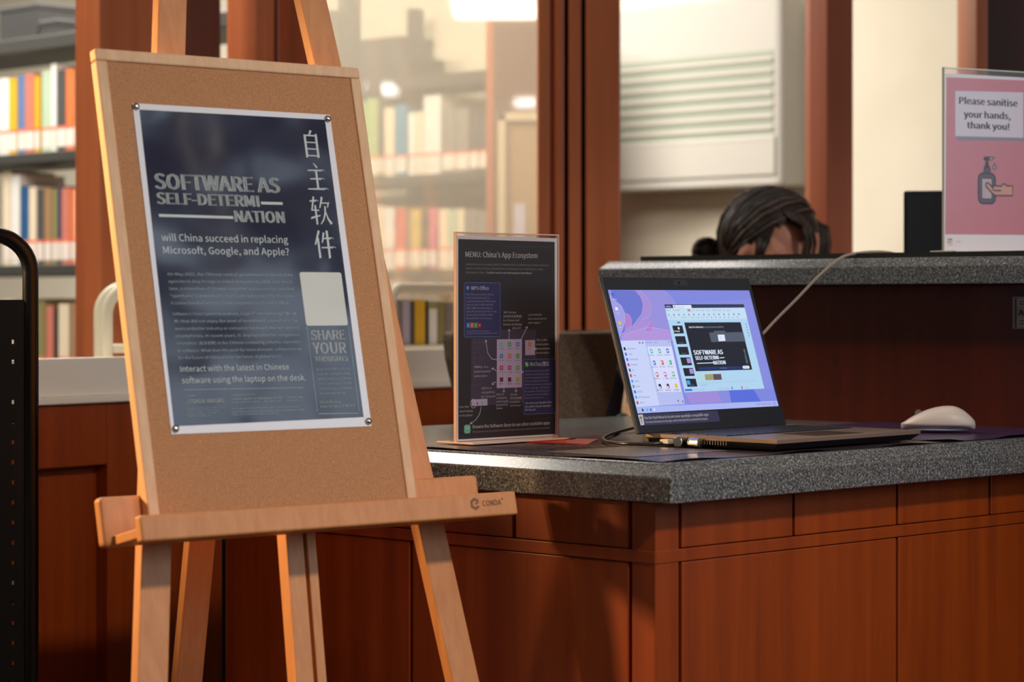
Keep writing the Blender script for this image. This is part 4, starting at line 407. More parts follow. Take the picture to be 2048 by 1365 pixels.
for i in range(nn):
    for j in range(nn): a = i * (nn + 1) + j; fs.append((a, a + 1, a + nn + 2, a + nn + 1))
b.add(vs, fs, mat('photo_paper', (232, 232, 242), .3), ME)
b.items(POSTER, pm, ME)
po = b.build('exhibit_poster'); po.location = (OE[0], OE[1], 0); po.rotation_euler = (0, 0, yE)
tag(po, 'glossy dark navy poster with white border pinned to the corkboard', 'poster')
for (u, v), lb in zip(((.004, .0045), (.292, .006), (.2925, .4135), (.006, .4135)), ('upper left', 'upper right', 'lower right', 'lower left')):
    b = MB(); b.lathe(chrome, [(.0003, -.003), (.0003, .0004), (.0042, .0006), (.0046, .0012), (.004, .0026), (.0022, .0036), (.0004, .0039)], 18, Matrix.Identity(4))
    o = b.build('push_pin', smooth=True)
    Mw = Matrix.Translation((OE[0], OE[1], 0)) @ Matrix.Rotation(yE, 4, 'Z') @ frame(eb(u, v, .0008), (1, 0, 0), (0, st, ct), (0, -ct, st)); o.matrix_world = Mw
    tag(o, 'silver thumbtack in the %s corner of the navy poster' % lb, 'pin', 'thumbtacks holding the poster')
# ---------------------------------------------------------------- menu card in acrylic stand
yM = R(45.1); acr = clear('clear_acrylic', (248, 245, 244), .025, .0, rough=.22); acr_e = mat('acrylic_edge', (226, 190, 172), .08, 0, spec=.8)
def stand(name, label, loc, yaw, wd, ht, page, items, mats, lab_page, foot, edge):
    t = thing(name, label, 'sign stand', loc, yaw)
    b = MB(); b.box(acr, (0, -.0028, .002), (wd, -.0014, ht)); b.build('front_sheet', t)
    b = MB(); b.box(acr, (0, .0014, .002), (wd, .0028, ht)); b.build('back_sheet', t)
    b = MB(); e = .0016
    b.box(edge, (0, -.003, .002), (e, .003, ht)); b.box(edge, (wd - e, -.003, .002), (wd, .003, ht)); b.box(edge, (0, -.003, ht - .002), (wd, .003, ht)); b.build('sheet_edge', t, bevel=.0006)
    b = MB(); b.box(edge, (-.001, -foot, 0), (wd + .001, foot, .0028)); b.build('foot', t, bevel=.001)
    pg = MB(); x0, z0, pw, ph = page; pg.box(paper, (x0, -.0004, z0), (x0 + pw, .0004, z0 + ph))
    pg.items(items, mats, frame((x0, -.0004, z0 + ph), (1, 0, 0), (0, 0, 1), (0, -1, 0)), dz=.000003, z0=.00006)
    o = pg.build('printed_page'); o.location = loc; o.rotation_euler = (0, 0, yaw); tag(o, lab_page, 'sign'); return t
lm = Vector((-.0823, 3.385, .7622))
stand('acrylic_sign_stand', 'clear acrylic stand on the desk holding the dark menu card', lm, yM, .2145, .297 + .009, (.0025, .0035, .210, .297), MENU, mm, 'dark printed app menu card standing beside the laptop', .038, acr_e)
# ---------------------------------------------------------------- hand sanitising notice on the bar
yK = R(28.5); lk = at(1886, 506.5, 3.93); lk.z = 1.0495
stand('acrylic_sign_stand', 'tall clear acrylic stand on the bar holding the pink notice', lk, yK, .2145, .310, (.002, .003, .210, .297), NOTICE, km, 'pink hand sanitising notice standing on the raised bar', .034, mat('acrylic_pale_edge', (206, 206, 184), .1, spec=.8))
# ---------------------------------------------------------------- dark printed mat under the laptop
mat_m = wavy('mat_purple', (66, 54, 66), .22, 14, .25, .01); mat_d = noisy('mat_speckle', (74, 66, 66), (150, 138, 128), (260, 260, 260), 2, .4, .45, .7)
m0 = K + eL * .035 + eR * .024
def mp(a, c): p = m0 + eL * a + eR * c; return p
b = MB(); na, nc = 16, 40; LA, LC = .47, .62; vs, fs = [], []
random.seed(4)
def lift(a, c):
    d = min(a * LA, (1 - a) * LA, c * LC, (1 - c) * LC); return .0008 + max(0, .0035 * (1 - d / .03)) * max(0, math.sin(c * 17 + a * 9) * .6 + .1)
for i in range(na + 1):
    for j in range(nc + 1):
        p = mp(LA * i / na, LC * j / nc); vs.append((p.x, p.y, .76 + lift(i / na, j / nc)))
fs = [(i * (nc + 1) + j, i * (nc + 1) + j + 1, (i + 1) * (nc + 1) + j + 1, (i + 1) * (nc + 1) + j) for i in range(na) for j in range(nc)]
b.add(vs, fs, mat_m)
o = b.build('desk_mat', smooth=True); tag(o, 'dark purple poster sheet lying on the desk under the laptop', 'mat')
b = MB(); b.items([('t', 'SOFTWARE AS', 0, 0, .13, .016, 'w', 2), ('t', 'SELF-DETERMINATION', 0, .024, .13, .013, 'w', 2)], {'w': mat('mat_lettering', (196, 186, 172), .4)}, frame((mp(.30, .07).x, mp(.30, .07).y, .7612), (eR.x, eR.y, 0), (eL.x, eL.y, 0), (0, 0, 1)), z0=.0002)
lt = b.build('lettering', o); lt['label'] = 'pale printed lettering'
b = MB(); P = [mp(.09, .05), mp(.09, .24), mp(.25, .24), mp(.25, .05)]; b.add([(p.x, p.y, .7613) for p in P], [(0, 1, 2, 3)], mat_d); b.build('textured_block', o)['label'] = 'grey speckled printed area'
b = MB(); vs = []; m1 = m0 + eR * .625
for i in range(9):
    for j in range(13):
        p = m1 + eL * (.003 + .42 * i / 8) + eR * (.45 * j / 12); dd = 1 if i == 0 else 0
        vs.append((p.x, p.y, .7608 + dd * .004 * max(0, math.sin(j * 1.3 + 2)) + .0004))
b.add(vs, [(i * 13 + j, i * 13 + j + 1, (i + 1) * 13 + j + 1, (i + 1) * 13 + j) for i in range(8) for j in range(12)], wavy('mat_violet', (58, 46, 84), .3, 12, .3, .01))
tag(b.build('desk_mat', smooth=True), 'violet poster sheet lying on the desk under the white mouse', 'mat')
b = MB(); cc = at(1085, 884, .21 * F / 284); 
rc = [Vector(((px - CX) / F * (.2085 * F / (py - CY)), .2085 * F / (py - CY))) for px, py in ((1050, 885), (1175, 889), (1196, 879.5), (1118, 877))]
b.prism(mat('red_card', (214, 52, 34), .5), [(p.x, p.y) for p in rc], .7612, .7618); tag(b.build('red_card'), 'bright red paper card lying by the menu stand', 'card')
# ---------------------------------------------------------------- laptop
yl = R(46.3); ll0 = Vector((.3625, 3.2125, .7614))
dgrey = mat('laptop_grey', (132, 112, 100), .36, .2); dblack = mat('laptop_black', (22, 23, 27), .4); bez = mat('screen_bezel', (40, 42, 50), .35)
lap = thing('laptop', 'open dark laptop with a lit purple screen on the stone desk', 'laptop', ll0, yl)
W, D = .347, .236
b = MB(); b.hexa(dblack, [(.008, .012, .002), (.008, D - .01, .001), (W - .008, D - .01, .001), (W - .008, .012, .002)], [(0, 0, .011), (0, D, .011), (W, D, .011), (W, 0, .011)])
b.box(dgrey, (0, 0, .011), (W, D, .0165)); 
for i in range(20): b.box(mat('vent_grey', (140, 130, 120), .4, .4), (-.0006, .088 + .0048 * i, .005), (.0004, .0895 + .0048 * i, .011))
base = b.build('base', lap, bevel=.0012)
b = MB(); b.box(dblack, (.022, .105, .0162), (W - .022, .215, .0168))
for r in range(6):
    for c in range(15):
        if r == 5 and 3 < c < 9: continue
        x, y = .024 + .0201 * c, .196 - .0178 * r; b.box(mat('key_black', (34, 35, 46), .45), (x, y, .0168), (x + .0175, y + (.0152 if r else .011), .0178))
    if r == 5: b.box(MATS['key_black'], (.024 + .0201 * 4, .196 - .0178 * 5, .0168), (.024 + .0201 * 9 - .0026, .196 - .0178 * 5 + .0152, .0178))
b.build('keyboard', lap)
b = MB(); b.box(mat('touchpad', (66, 54, 48), .3, .3), (.115, .018, .0164), (.228, .090, .0168)); b.build('touchpad', lap)
T = R(17.75); lb = (-.0165, .2364, .0458)       # lower left corner of the lit area, local
vU = Vector((0, math.sin(T), math.cos(T))); vN = Vector((0, -math.cos(T), math.sin(T)))
MS = frame(Vector(lb) + vU * .1862, (1, 0, 0), vU, vN)
SW, SH = .3312, .1862; k = .96
b = MB(); b.box(bez, (-.0085, -SH - .030, -.0055), (SW + .0085, .0205, -.0006), MS)
lid = b.build('lid', lap, bevel=.0016)
b = MB(); b.box(mat('lid_edge', (120, 108, 102), .4, .4), (-.0092, -SH - .0295, -.0062), (SW + .0092, .0212, -.0045), MS); b.build('lid_shell', lid, bevel=.0012)
b = MB(); b.lathe(mat('lens_black', (8, 8, 12), .1), [(.0022, 0), (.0022, .0003)], 14, MS @ Matrix.Translation((SW / 2, .0115, -.0006)))
b.box(mat('shutter_grey', (52, 54, 60), .4), (SW / 2 - .014, .0075, -.0006), (SW / 2 + .018, .0165, -.0004), MS); b.build('webcam', lid)
b = MB(); b.lathe(MATS['lens_black'], [(.001, 0), (.001, .0003)], 10, MS @ Matrix.Translation((SW / 2 - .045, .0115, -.0006))); b.build('microphone', lid)
b = MB(); b.items(SCREEN, sm, MS @ Matrix.Diagonal((k, k, 1, 1)), dz=.000004, z0=-.0005); b.build('screen', lid)['label'] = 'lit display with purple wallpaper and open windows'
b = MB(); b.items(STICKER, stm, MS @ Matrix.Diagonal((k, k, 1, 1)), dz=.000005, z0=-.0005); b.build('instruction_strip', lid)['label'] = 'indigo paper strip with white lettering'
for x in (.05, W - .09): b = MB(); b.tube(dblack, [(x, D - .001, .0165), (x + .04, D - .001, .0165)], .0055, 10); b.build('hinge', lap)
b = MB(); b.hexa(dblack, [(.001, D - .006, .004), (W - .02, D - .006, .004), (W - .02, D + .006, .004), (.001, D + .006, .004)], [(.001, D - .004, .0172), (W - .02, D - .004, .0172), (W - .02, D + .006, .020), (.001, D + .006, .020)]); b.build('hinge_cover', lap, bevel=.001)
# plug and lock
Ml = Matrix.Translation(ll0) @ Matrix.Rotation(yl, 4, 'Z')
def tool(name, label, cat): t = thing(name, label, cat, ll0, yl); return t
b = MB(); b.box(mat('plug_silver', (206, 200, 196), .3, .3), (-.014, .182, .004), (-.0005, .198, .0105)); o = b.build('plug', bevel=.001); o.location = ll0; o.rotation_euler = (0, 0, yl); tag(o, 'tiny silver plug in the left side of the laptop', 'plug')
lk_ = tool('security_lock', 'chrome cable lock fastened to the left side of the laptop', 'lock')
b = MB(); b.tube(chrome, [(-.001, .165, .0085), (-.005, .1645, .0085), (-.006, .164, .0085), (-.020, .160, .0085), (-.022, .159, .0085)], .007, 16, rs=[.005, .005, .0075, .0075, .006]); b.build('lock_head', lk_, smooth=False)
b = MB(); b.tube(chrome, [(-.004, .150, .0075), (-.004, .132, .0075), (-.0045, .128, .0075)], .0065, 16, rs=[.0068, .0068, .005]); b.build('lock_barrel', lk_)
cab = mat('cable_steel', (58, 54, 50), .3, .4)
def bez3(pts, n=10):
    out = []; P = [Vector(p) for p in pts]; P = [P[0] * 2 - P[1]] + P + [P[-1] * 2 - P[-2]]
    for i in range(1, len(P) - 2):
        for j in range(n):
            t = j / n; a, q, c, d = P[i - 1:i + 3]; out.append(.5 * ((2 * q) + (c - a) * t + (2 * a - 5 * q + 4 * c - d) * t * t + (3 * q - a - 3 * c + d) * t ** 3))
    return out + [P[-2]]
def dk(px, py, z=.765): Y = (ZC - z) * F / (py - CY); return Vector(((px - CX) / F * Y, Y, z))
Wi = Ml.inverted()
pth = [Wi @ p for p in (dk(1345, 884, .768), dk(1300, 889), dk(1250, 888), dk(1214, 884), dk(1208, 876), dk(1228, 867), dk(1262, 858), dk(1300, 850), dk(1360, 846), dk(1480, 843))]
b = MB(); b.tube(cab, bez3(pth), .0026, 8); b.build('steel_cable', lk_, smooth=True)
# ---------------------------------------------------------------- mouse
mw = mat('mouse_white', (228, 214, 206), .38); Ym = .21 * F / 267; cm = Vector(((1876 - CX) / F * Ym, Ym, .7624))
mouse = thing('computer_mouse', 'white wireless mouse on the violet sheet right of the laptop', 'mouse', cm, R(172))
b = MB(); vs, fs = [], []; NX, NA = 30, 28
for i in range(NX + 1):
    t_ = -1 + 2 * i / NX; tt = max(-.9995, min(.9995, t_)); en = (1 - abs(tt) ** 2.6) ** .5
    Ht = .010 + .031 * (1 - ((tt + .32) / 1.34) ** 2) if tt > -.32 else .010 + .031 * (1 - ((tt + .32) / .76) ** 2)
    wy = .033 * en * (1 - .10 * tt); zc_ = .0125
    for k in range(NA):
        a = 2 * math.pi * k / NA; sn = math.sin(a); cs = math.cos(a)
        z = zc_ + (max(.001, Ht - zc_) * max(0, sn) ** .85 if sn > 0 else .009 * sn)
        vs.append((.058 * tt, wy * (abs(cs) ** .8 * (1 if cs > 0 else -1)) * (1 + .22 * min(0, sn)), z))
for i in range(NX):
    for k in range(NA): fs.append((i * NA + k, i * NA + (k + 1) % NA, (i + 1) * NA + (k + 1) % NA, (i + 1) * NA + k))
fs += [tuple(range(NA - 1, -1, -1)), tuple(NX * NA + k for k in range(NA))]
b.add(vs, fs, mw); b.build('shell', mouse, smooth=True, sub=1)
b = MB(); b.ell(mat('mouse_grey', (176, 180, 196), .5), .050, .026, .004, Matrix.Translation((0, 0, .0042)), n=28, k=8); b.build('base_plate', mouse, smooth=True)
b = MB(); b.tube(mat('wheel_grey', (120, 104, 96), .5), [(.030, -.003, .0285), (.030, .003, .0285)], .006, 16); b.build('scroll_wheel', mouse)
b = MB(); b.items([('t', 'XD', -.006, .004, .012, .006, 'k', 1)], {'k': mat('mouse_mark', (130, 124, 126), .5)}, frame((-.0515, .006, .026), (.1, .98, 0), (.42, 0, .9)), z0=.0005); 
# ---------------------------------------------------------------- charging cable
cg = mat('cable_grey', (150, 134, 122), .45)
def on_bar(px, z): s = along(Bo + nB * .02, eB, px); p = Bo + nB * .02 + eB * s; return Vector((p.x, p.y, z))
Yb = lambda px: (Bo + eB * along(Bo, eB, px)).y
pth = [at(1478, 828, 3.62), at(1478, 790, 3.60), at(1500, 705, 3.68), at(1538, 655, 3.74), at(1592, 600, 3.83), at(1640, 550, 3.89), at(1682, 516, 3.93), at(1720, 506, 3.99), at(1765, 504, 4.03), at(1800, 509.5, 4.06), at(1850, 514, 4.09), at(1930, 522, 4.12)]
pth[-1].z = pth[-2].z = 1.0435
b = MB(); b.tube(cg, bez3(pth), .0024, 8); tag(b.build('power_cable', smooth=True), 'thin grey cable looping from behind the laptop over the bar', 'cable')
# ---------------------------------------------------------------- office chairs
weave = noisy('grey_weave', (92, 76, 62), (116, 98, 82), (160, 160, 160), 2, .9, .4, .6)
def chair(label, loc, yaw, scale=1):
    t = thing('office_chair', label, 'chair', loc, yaw)
    b = MB(); pr = []
    N = 12
    for i in range(N + 1):
        a = -1 + 2 * i / N; pr.append((a, .035 * a * a))
    def bp(a, z, back): wd = .20 - .10 * max(0, (.88 - z) / .30) ** 1.2; return (a * wd, .20 - .05 * a * a + (.045 if back else 0) * (1 - .3 * a * a), z)
    zs = [.52, .56, .64, .72, .80, .86, .895, .912]; vs = []
    for z in zs:
        for s_ in (0, 1):
            for i in range(N + 1): vs.append(bp(-1 + 2 * i / N, z if not s_ else min(z, .908), s_))
    n2 = 2 * (N + 1); fs = []
    ring = list(range(N + 1)) + [n2 - 1 - i for i in range(N + 1)]
    for k_ in range(len(zs) - 1):
        for i in range(len(ring)): a, c = ring[i], ring[(i + 1) % len(ring)]; fs.append((k_ * n2 + a, k_ * n2 + c, (k_ + 1) * n2 + c, (k_ + 1) * n2 + a))
    fs += [tuple(reversed(ring)), tuple((len(zs) - 1) * n2 + i for i in ring)]
    b.add(vs, fs, weave); b.build('backrest', t, smooth=False, bevel=.008)
    b = MB(); b.box(weave, (-.24, -.26, .42), (.24, .2, .50)); b.build('seat', t, bevel=.03, seg=3)
    b = MB(); b.box(black_metal, (-.03, .19, .40), (.03, .215, .60)); b.box(black_metal, (-.03, .0, .40), (.03, .215, .42)); b.build('back_bracket', t, bevel=.003)
    b = MB(); b.lathe(black_metal, [(.03, .10), (.03, .25), (.018, .25), (.018, .42)], 16); b.build('gas_column', t)
    for i in range(5):
        a = R(72 * i + 18); b = MB(); b.tube(black_metal, [(0, 0, .10), (.28 * math.cos(a), .28 * math.sin(a), .075)], .02, 8, rs=[.026, .016]); lg = b.build('base_arm', t)
        b = MB(); x, y = .27 * math.cos(a), .27 * math.sin(a); b.tube(black_metal, [(x - .02 * math.sin(a), y + .02 * math.cos(a), .03), (x + .02 * math.sin(a), y - .02 * math.cos(a), .03)], .03, 14); b.build('caster', lg)
    return t
c1 = at(1075, 600, 4.46); chair('grey woven office chair behind the desk between menu card and laptop', (c1.x + .12 - .222, c1.y + .15, 0), R(215))
# ---------------------------------------------------------------- floral bag
def floral(name):
    m = mat(name, (226, 190, 160), .8); nt = m.node_tree; N, L = nt.nodes, nt.links; bs = N['Principled BSDF']
    tc = N.new('ShaderNodeTexCoord'); vo = N.new('ShaderNodeTexVoronoi'); vo.inputs['Scale'].default_value = 26
    rp = N.new('ShaderNodeValToRGB'); rp.color_ramp.interpolation = 'CONSTANT'; e = rp.color_ramp.elements
    e[0].color = lin((232, 196, 164)); e[1].position = .38; e[1].color = lin((196, 92, 70))
    for p, c in ((.52, (222, 172, 132)), (.66, (116, 108, 76)), (.8, (240, 206, 180))): q = e.new(p); q.color = lin(c)
    sp = N.new('ShaderNodeSeparateColor'); L.new(tc.outputs['Object'], vo.inputs['Vector']); L.new(vo.outputs['Color'], sp.inputs[0]); L.new(sp.outputs[0], rp.inputs[0]); L.new(rp.outputs[0], bs.inputs['Base Color']); return m
fl = at(1262, 835, 4.78); bag = thing('floral_bag', 'floral patterned cloth bag with green cord behind the laptop lid', 'bag', (fl.x + .03, fl.y, 0), R(20))
fm = floral('floral_cloth'); b = MB()
b.hexa(fm, [(-.08, -.05, .46), (.12, -.05, .46), (.12, .05, .46), (-.08, .05, .46)], [(-.02, -.035, .90), (.11, -.035, .90), (.11, .035, .90), (-.02, .035, .90)]); b.build('cloth_body', bag, bevel=.015, seg=3)
gm = mat('green_cord', (28, 84, 58), .5)
for i in range(5):
    b = MB(); b.tube(gm, [(-.075 + .036 * i + .016 * math.cos(R(a)), -.060 + .003 * math.sin(R(a * 3)), .722 + .018 * math.sin(R(a))) for a in range(0, 360, 20)], .003, 6, closed=True); b.build('cord_loop', bag, smooth=True)
b = MB(); b.box(weave, (-.10, -.10, .38), (.14, .10, .4595)); 
st_ = thing('stool', 'low grey stool under the floral bag', 'stool', (fl.x + .03, fl.y, 0), R(20)); b.build('seat', st_, bevel=.02)
for x in (-.07, .11):
    for y in (-.07, .07): b = MB(); b.tube(black_metal, [(x, y, 0), (x * .95, y * .95, .39)], .014, 8); b.build('leg', st_)
# ---------------------------------------------------------------- black book truck at the left edge
YT = 3.25; tr = at(61, 600, YT); truck = thing('book_truck', 'black steel book truck with arched handle at the left edge', 'book truck', (tr.x, tr.y, 0), R(14))
zt = ZC + (600 - 470) / F * YT; rb = .052; b = MB(); wT = .36
arc = [(0, 0, .08), (0, 0, zt - rb)] + [(-rb + rb * math.cos(R(a)), 0, zt - rb + rb * math.sin(R(a))) for a in range(10, 91, 10)]
arc += [(-wT + rb - rb * math.cos(R(a)) * 1.0, 0, zt - rb + rb * math.sin(R(a))) for a in range(90, -1, -10)] + [(-wT, 0, .08)]
b.tube(black_metal, arc, .0112, 14); b.build('handle_frame', truck, smooth=True)
zp = ZC; b = MB(); cols_ = [-.024, -.044]; xs = [-wT + .01, -.0465, -.0435, -.0255, -.0225, -.008]
def hole_rows():
    z = zp - .058; out = []
    for i in range(26):
        if i != 2: out.append(z)
        z -= .0277
    return out
hr = hole_rows(); zs = [zp]
for z in hr: zs += [z + .0028, z - .0028]
zs.append(.10)
vs = [(x, y, z) for y in (-.006, -.0045) for z in zs for x in xs]; nx, nz = len(xs), len(zs); fs = []
for j in range(nz - 1):
    for i in range(nx - 1):
        if i in (1, 3) and j % 2 == 1: continue
        a = j * nx + i; fs += [(a, a + 1, a + nx + 1, a + nx)]; a += nx * nz; fs += [(a + nx, a + nx + 1, a + 1, a)]
b.add(vs, fs, black_metal); b.build('perforated_panel', truck)
for z in (.25, .55, .80): b = MB(); b.box(black_metal, (-wT + .012, .0, z), (-.012, .8, z + .012)); b.build('shelf', truck)
b = MB(); b.box(black_metal, (-wT / 2 - .002, .0, .11), (-wT / 2 + .002, .8, .97)); b.build('light_baffle', truck)  # unseen panel added to block the left lamp from the desk front
b = MB(); b.box(black_metal, (-wT + .005, -.005, .09), (-.005, .8, .115)); b.build('chassis', truck)
for x in (-wT + .03, -.03):
    for y in (.05, .74): b = MB(); b.tube(black_metal, [(x - .012, y, .045), (x + .012, y, .045)], .045, 16); b.build('caster', truck)
# ---------------------------------------------------------------- cream book trucks behind the ledge
def cream_cart(label, p, yaw, wd, zt, r, zb, zsh, grp):
    t = thing('book_cart', label, 'book truck', (p.x, p.y, 0), yaw, grp)
    def hoop(y, h, rr, nm, tr_):
        arc = [(0, y, zb), (0, y, h - rr)] + [(rr - rr * math.cos(R(a)), y, h - rr + rr * math.sin(R(a))) for a in range(10, 91, 10)] + [(wd - rr + rr * math.cos(R(a)), y, h - rr + rr * math.sin(R(a))) for a in range(90, -1, -10)] + [(wd, y, zb)]
        b = MB(); b.tube(cream_metal, arc, tr_, 12); b.build(nm, t, smooth=True)
    hoop(0, zt, r, 'handle_frame', .011)
    hoop(.20, zt, r, 'handle_frame', .011)
    for z in zsh: b = MB(); b.box(cream_metal, (.008, 0, z - .014), (wd - .008, .20, z)); b.build('shelf', t, bevel=.002)
    return t
pc = at(214, 720, 4.40); cart = cream_cart('cream metal book cart standing left behind the easel board', pc, R(14), .30, ZC + 29 / F * 4.40, .055, zl + .001, (.884, .812), None)
b = MB(); b.box(cream_metal, (.042, .002, .884), (.056, .010, .985)); b.build('back_bar', cart)
pc2 = at(783, 690, 4.98); cart2 = cream_cart('cream metal book cart full of yellow books beside the menu card', pc2, math.atan2(dl.y, dl.x), .42, ZC + 24 / F * 4.98, .03, zl + .001, (.872,), None)
# ---------------------------------------------------------------- stacks and books
sl_ = mat('spine_label', (226, 214, 202), .6); so_ = mat('spine_label_orange', (226, 112, 78), .6)
pages = mat('book_pages', (222, 212, 192), .8)
CN = {'white': (226, 222, 214), 'yellow': (214, 168, 40), 'blue': (96, 120, 160), 'salmon': (198, 118, 98), 'pale green': (176, 196, 168), 'charcoal': (78, 76, 74), 'orange': (226, 118, 62), 'tan': (156, 122, 88), 'dark brown': (70, 50, 40), 'black': (34, 32, 34), 'cream': (224, 208, 178), 'navy': (44, 56, 88), 'olive': (134, 126, 80), 'teal blue': (60, 130, 160), 'green': (150, 176, 110), 'grey': (128, 122, 114), 'pink': (196, 96, 128), 'red': (196, 82, 78), 'mustard': (196, 172, 88), 'lavender': (176, 164, 180), 'deep blue': (36, 84, 130)}
ORD = ['first', 'second', 'third', 'fourth', 'fifth', 'sixth', 'seventh', 'eighth', 'ninth', 'tenth', 'eleventh', 'twelfth', 'thirteenth', 'fourteenth']
def books(P, d, nb, zt, items, where, group, Yn, dep=.15, label=True, off=.02):
    for i, (p0, p1, ytop, cn, *ex) in enumerate(items):
        s0, s1 = along(P, d, p0), along(P, d, p1); o = P2(P, d, s0); Y = o[1]; h = ZC + (600 - ytop) / F * Y - zt; wd = max(.006, (s1 - s0) - .0012)
        M = frame((0, 0, 0), (1, 0, 0), (0, 1, 0))
        cm_ = mat('cover_' + cn.replace(' ', '_'), CN[cn], .55); b = MB()
        b.box(cm_, (0, .001, 0), (min(.0025, wd * .2), dep, h)); b.box(cm_, (wd - min(.0025, wd * .2), .001, 0), (wd, dep, h)); b.box(cm_, (0, 0, 0), (wd, .003, h)); b.box(pages, (.001, .003, .003), (wd - .001, dep - .004, h - .003))
        k_ = b.build('book'); k_.location = (o[0] + nb[0] * off, o[1] + nb[1] * off, zt + .0004); k_.rotation_euler = (0, 0, math.atan2(d[1], d[0]))
        tag(k_, '%s book, %s from the left %s' % (cn, ORD[i], where), 'book', group)
        if label and wd > .010 and cn not in ('black', 'dark brown'):
            b = MB(); b.box(sl_, (.001, -.0008, .012), (wd - .001, 0, .06)); b.box(so_, (.001, -.0008, .06), (wd - .001, 0, .068)); b.build('spine_label', k_)
eS, nS = (.7222, -.6917), (.6917, .7222)
aS = math.atan2(eS[1], eS[0])
def stack(label, P, pxs, depth, shelves, ups):
    s0, s1 = (along(P, eS, p) for p in pxs); o = P2(P, eS, s0); t = thing('library_shelving', label, 'shelving', (o[0], o[1], 0), aS); Ln = s1 - s0
    for za, zb in shelves: b = MB(); b.box(shelf_metal, (0, 0, zb), (Ln, depth, za)); b.build('shelf', t, bevel=.003)
    for px, zz in ups:
        s = along(P, eS, px) - s0; b = MB(); b.box(shelf_metal, (s - .015, depth - .05, 0), (s + .015, depth, zz)); b.build('upright', t)
    return t
PL = ((90 - CX) / F * 6.4, 6.4); PR = ((850 - CX) / F * 7.55, 7.55)
SH_ = [(1.692, 1.652), (1.374, 1.344), (1.066, 1.036), (.746, .716), (.42, .39), (.10, .05)]
stack('tall dark metal shelving of books at far left behind the book truck', PL, (-330, 560), .26, SH_, ((-325, 1.95), (186, 1.70), (556, 1.95)))
stack('dark metal shelving of books seen through the window glass', PR, (560, 985), .26, SH_, ((728, 1.95), (980, 1.70), (565, 1.95)))
books(PL, eS, nS, 1.374, [(-14, 6, 157, 'white'), (6, 22, 156, 'yellow'), (24, 38, 150, 'blue'), (38, 56, 147, 'salmon'), (57, 68, 152, 'yellow'), (72, 90, 141, 'pale green'), (90, 101, 128, 'white'), (102, 120, 140, 'charcoal'), (120, 136, 138, 'orange'), (137, 146, 139, 'tan'), (147, 162, 140, 'dark brown'), (163, 181, 141, 'black')], 'on the upper shelf at far left', 'books on the upper far left shelf', 6.4)
books(PL, eS, nS, 1.066, [(-6, 9, 343, 'cream'), (10, 28, 350, 'white'), (29, 46, 372, 'deep blue'), (46, 61, 374, 'cream'), (62, 75, 378, 'charcoal'), (76, 91, 376, 'tan'), (92, 103, 378, 'olive'), (103, 111, 372, 'navy'), (111, 128, 376, 'salmon'), (129, 138, 378, 'orange'), (138, 149, 380, 'white')], 'on the middle shelf at far left', 'books on the middle far left shelf', 6.4)
books(PL, eS, nS, .746, [(-4, 14, 600, 'cream'), (15, 34, 606, 'grey'), (36, 58, 598, 'tan'), (60, 78, 604, 'olive'), (80, 95, 612, 'salmon'), (97, 104, 614, 'black'), (105, 126, 608, 'cream'), (128, 150, 606, 'tan'), (151, 170, 610, 'grey'), (171, 186, 612, 'tan')], 'on the lowest visible shelf at far left', 'books on the low far left shelf', 6.4)
books(PR, eS, nS, 1.372 + .002, [(700, 722, 205, 'green'), (724, 747, 196, 'green'), (748, 758, 208, 'charcoal'), (760, 780, 216, 'cream'), (782, 805, 210, 'teal blue'), (808, 823, 226, 'white'), (824, 838, 224, 'cream'), (839, 873, 192, 'white'), (876, 902, 216, 'grey'), (903, 929, 217, 'grey'), (930, 949, 236, 'charcoal'), (950, 968, 234, 'charcoal')], 'on the upper shelf behind the glass', 'books on the upper shelf behind the glass', 7.55)
books(PR, eS, nS, 1.068, [(726, 744, 414, 'tan'), (745, 757, 412, 'cream'), (758, 780, 416, 'white'), (782, 803, 418, 'red'), (805, 812, 422, 'grey'), (813, 833, 420, 'mustard'), (834, 848, 424, 'charcoal'), (849, 866, 416, 'pink'), (869, 890, 418, 'cream'), (891, 904, 420, 'pale green'), (905, 920, 418, 'cream'), (922, 945, 420, 'grey'), (946, 966, 422, 'grey')], 'on the middle shelf behind the glass', 'books on the middle shelf behind the glass', 7.55)
cd = (dl.x, dl.y); PCt = (pc2.x + cd[0] * 0 + nl[0] * .10, pc2.y + nl[1] * .10)
books((pc2.x, pc2.y), cd, nl, .8725, [(789, 812, 598, 'yellow'), (814, 825, 602, 'grey'), (826, 842, 600, 'lavender'), (843, 850, 604, 'charcoal'), (851, 872, 600, 'yellow'), (873, 878, 602, 'black'), (880, 896, 618, 'white'), (897, 912, 604, 'olive'), (913, 928, 606, 'grey')], 'on the cream book cart beside the menu card', 'books on the cream cart', 5.0, .14, False, .03)
dkb = mat('dark_box', (54, 52, 50), .6)
def shelfbox(P, p0, p1, ytop, zt, label, grp=None):
    s0, s1 = along(P, eS, p0), along(P, eS, p1); o = P2(P, eS, s0); h = ZC + (600 - ytop) / F * o[1] - zt
    t = thing('storage_box', label, 'box', (o[0] + nS[0] * .03, o[1] + nS[1] * .03, zt + .0005), aS, grp)
    b = MB(); b.box(dkb, (0, 0, 0), (s1 - s0, .16, h - .02)); b.build('body', t, bevel=.004); b = MB(); b.box(dkb, (-.002, -.002, h - .02), (s1 - s0 + .002, .162, h)); b.build('lid', t, bevel=.004)
shelfbox(PL, -20, 57, 14, 1.692, 'taller dark box on top of the far left shelving'); shelfbox(PL, 60, 97, 40, 1.692, 'lower dark box on top of the far left shelving')
shelfbox(PR, 660, 784, 84, 1.692, 'taller dark box on top of the shelving behind the glass'); shelfbox(PR, 785, 806, 114, 1.692, 'smaller dark box on the shelving behind the glass')
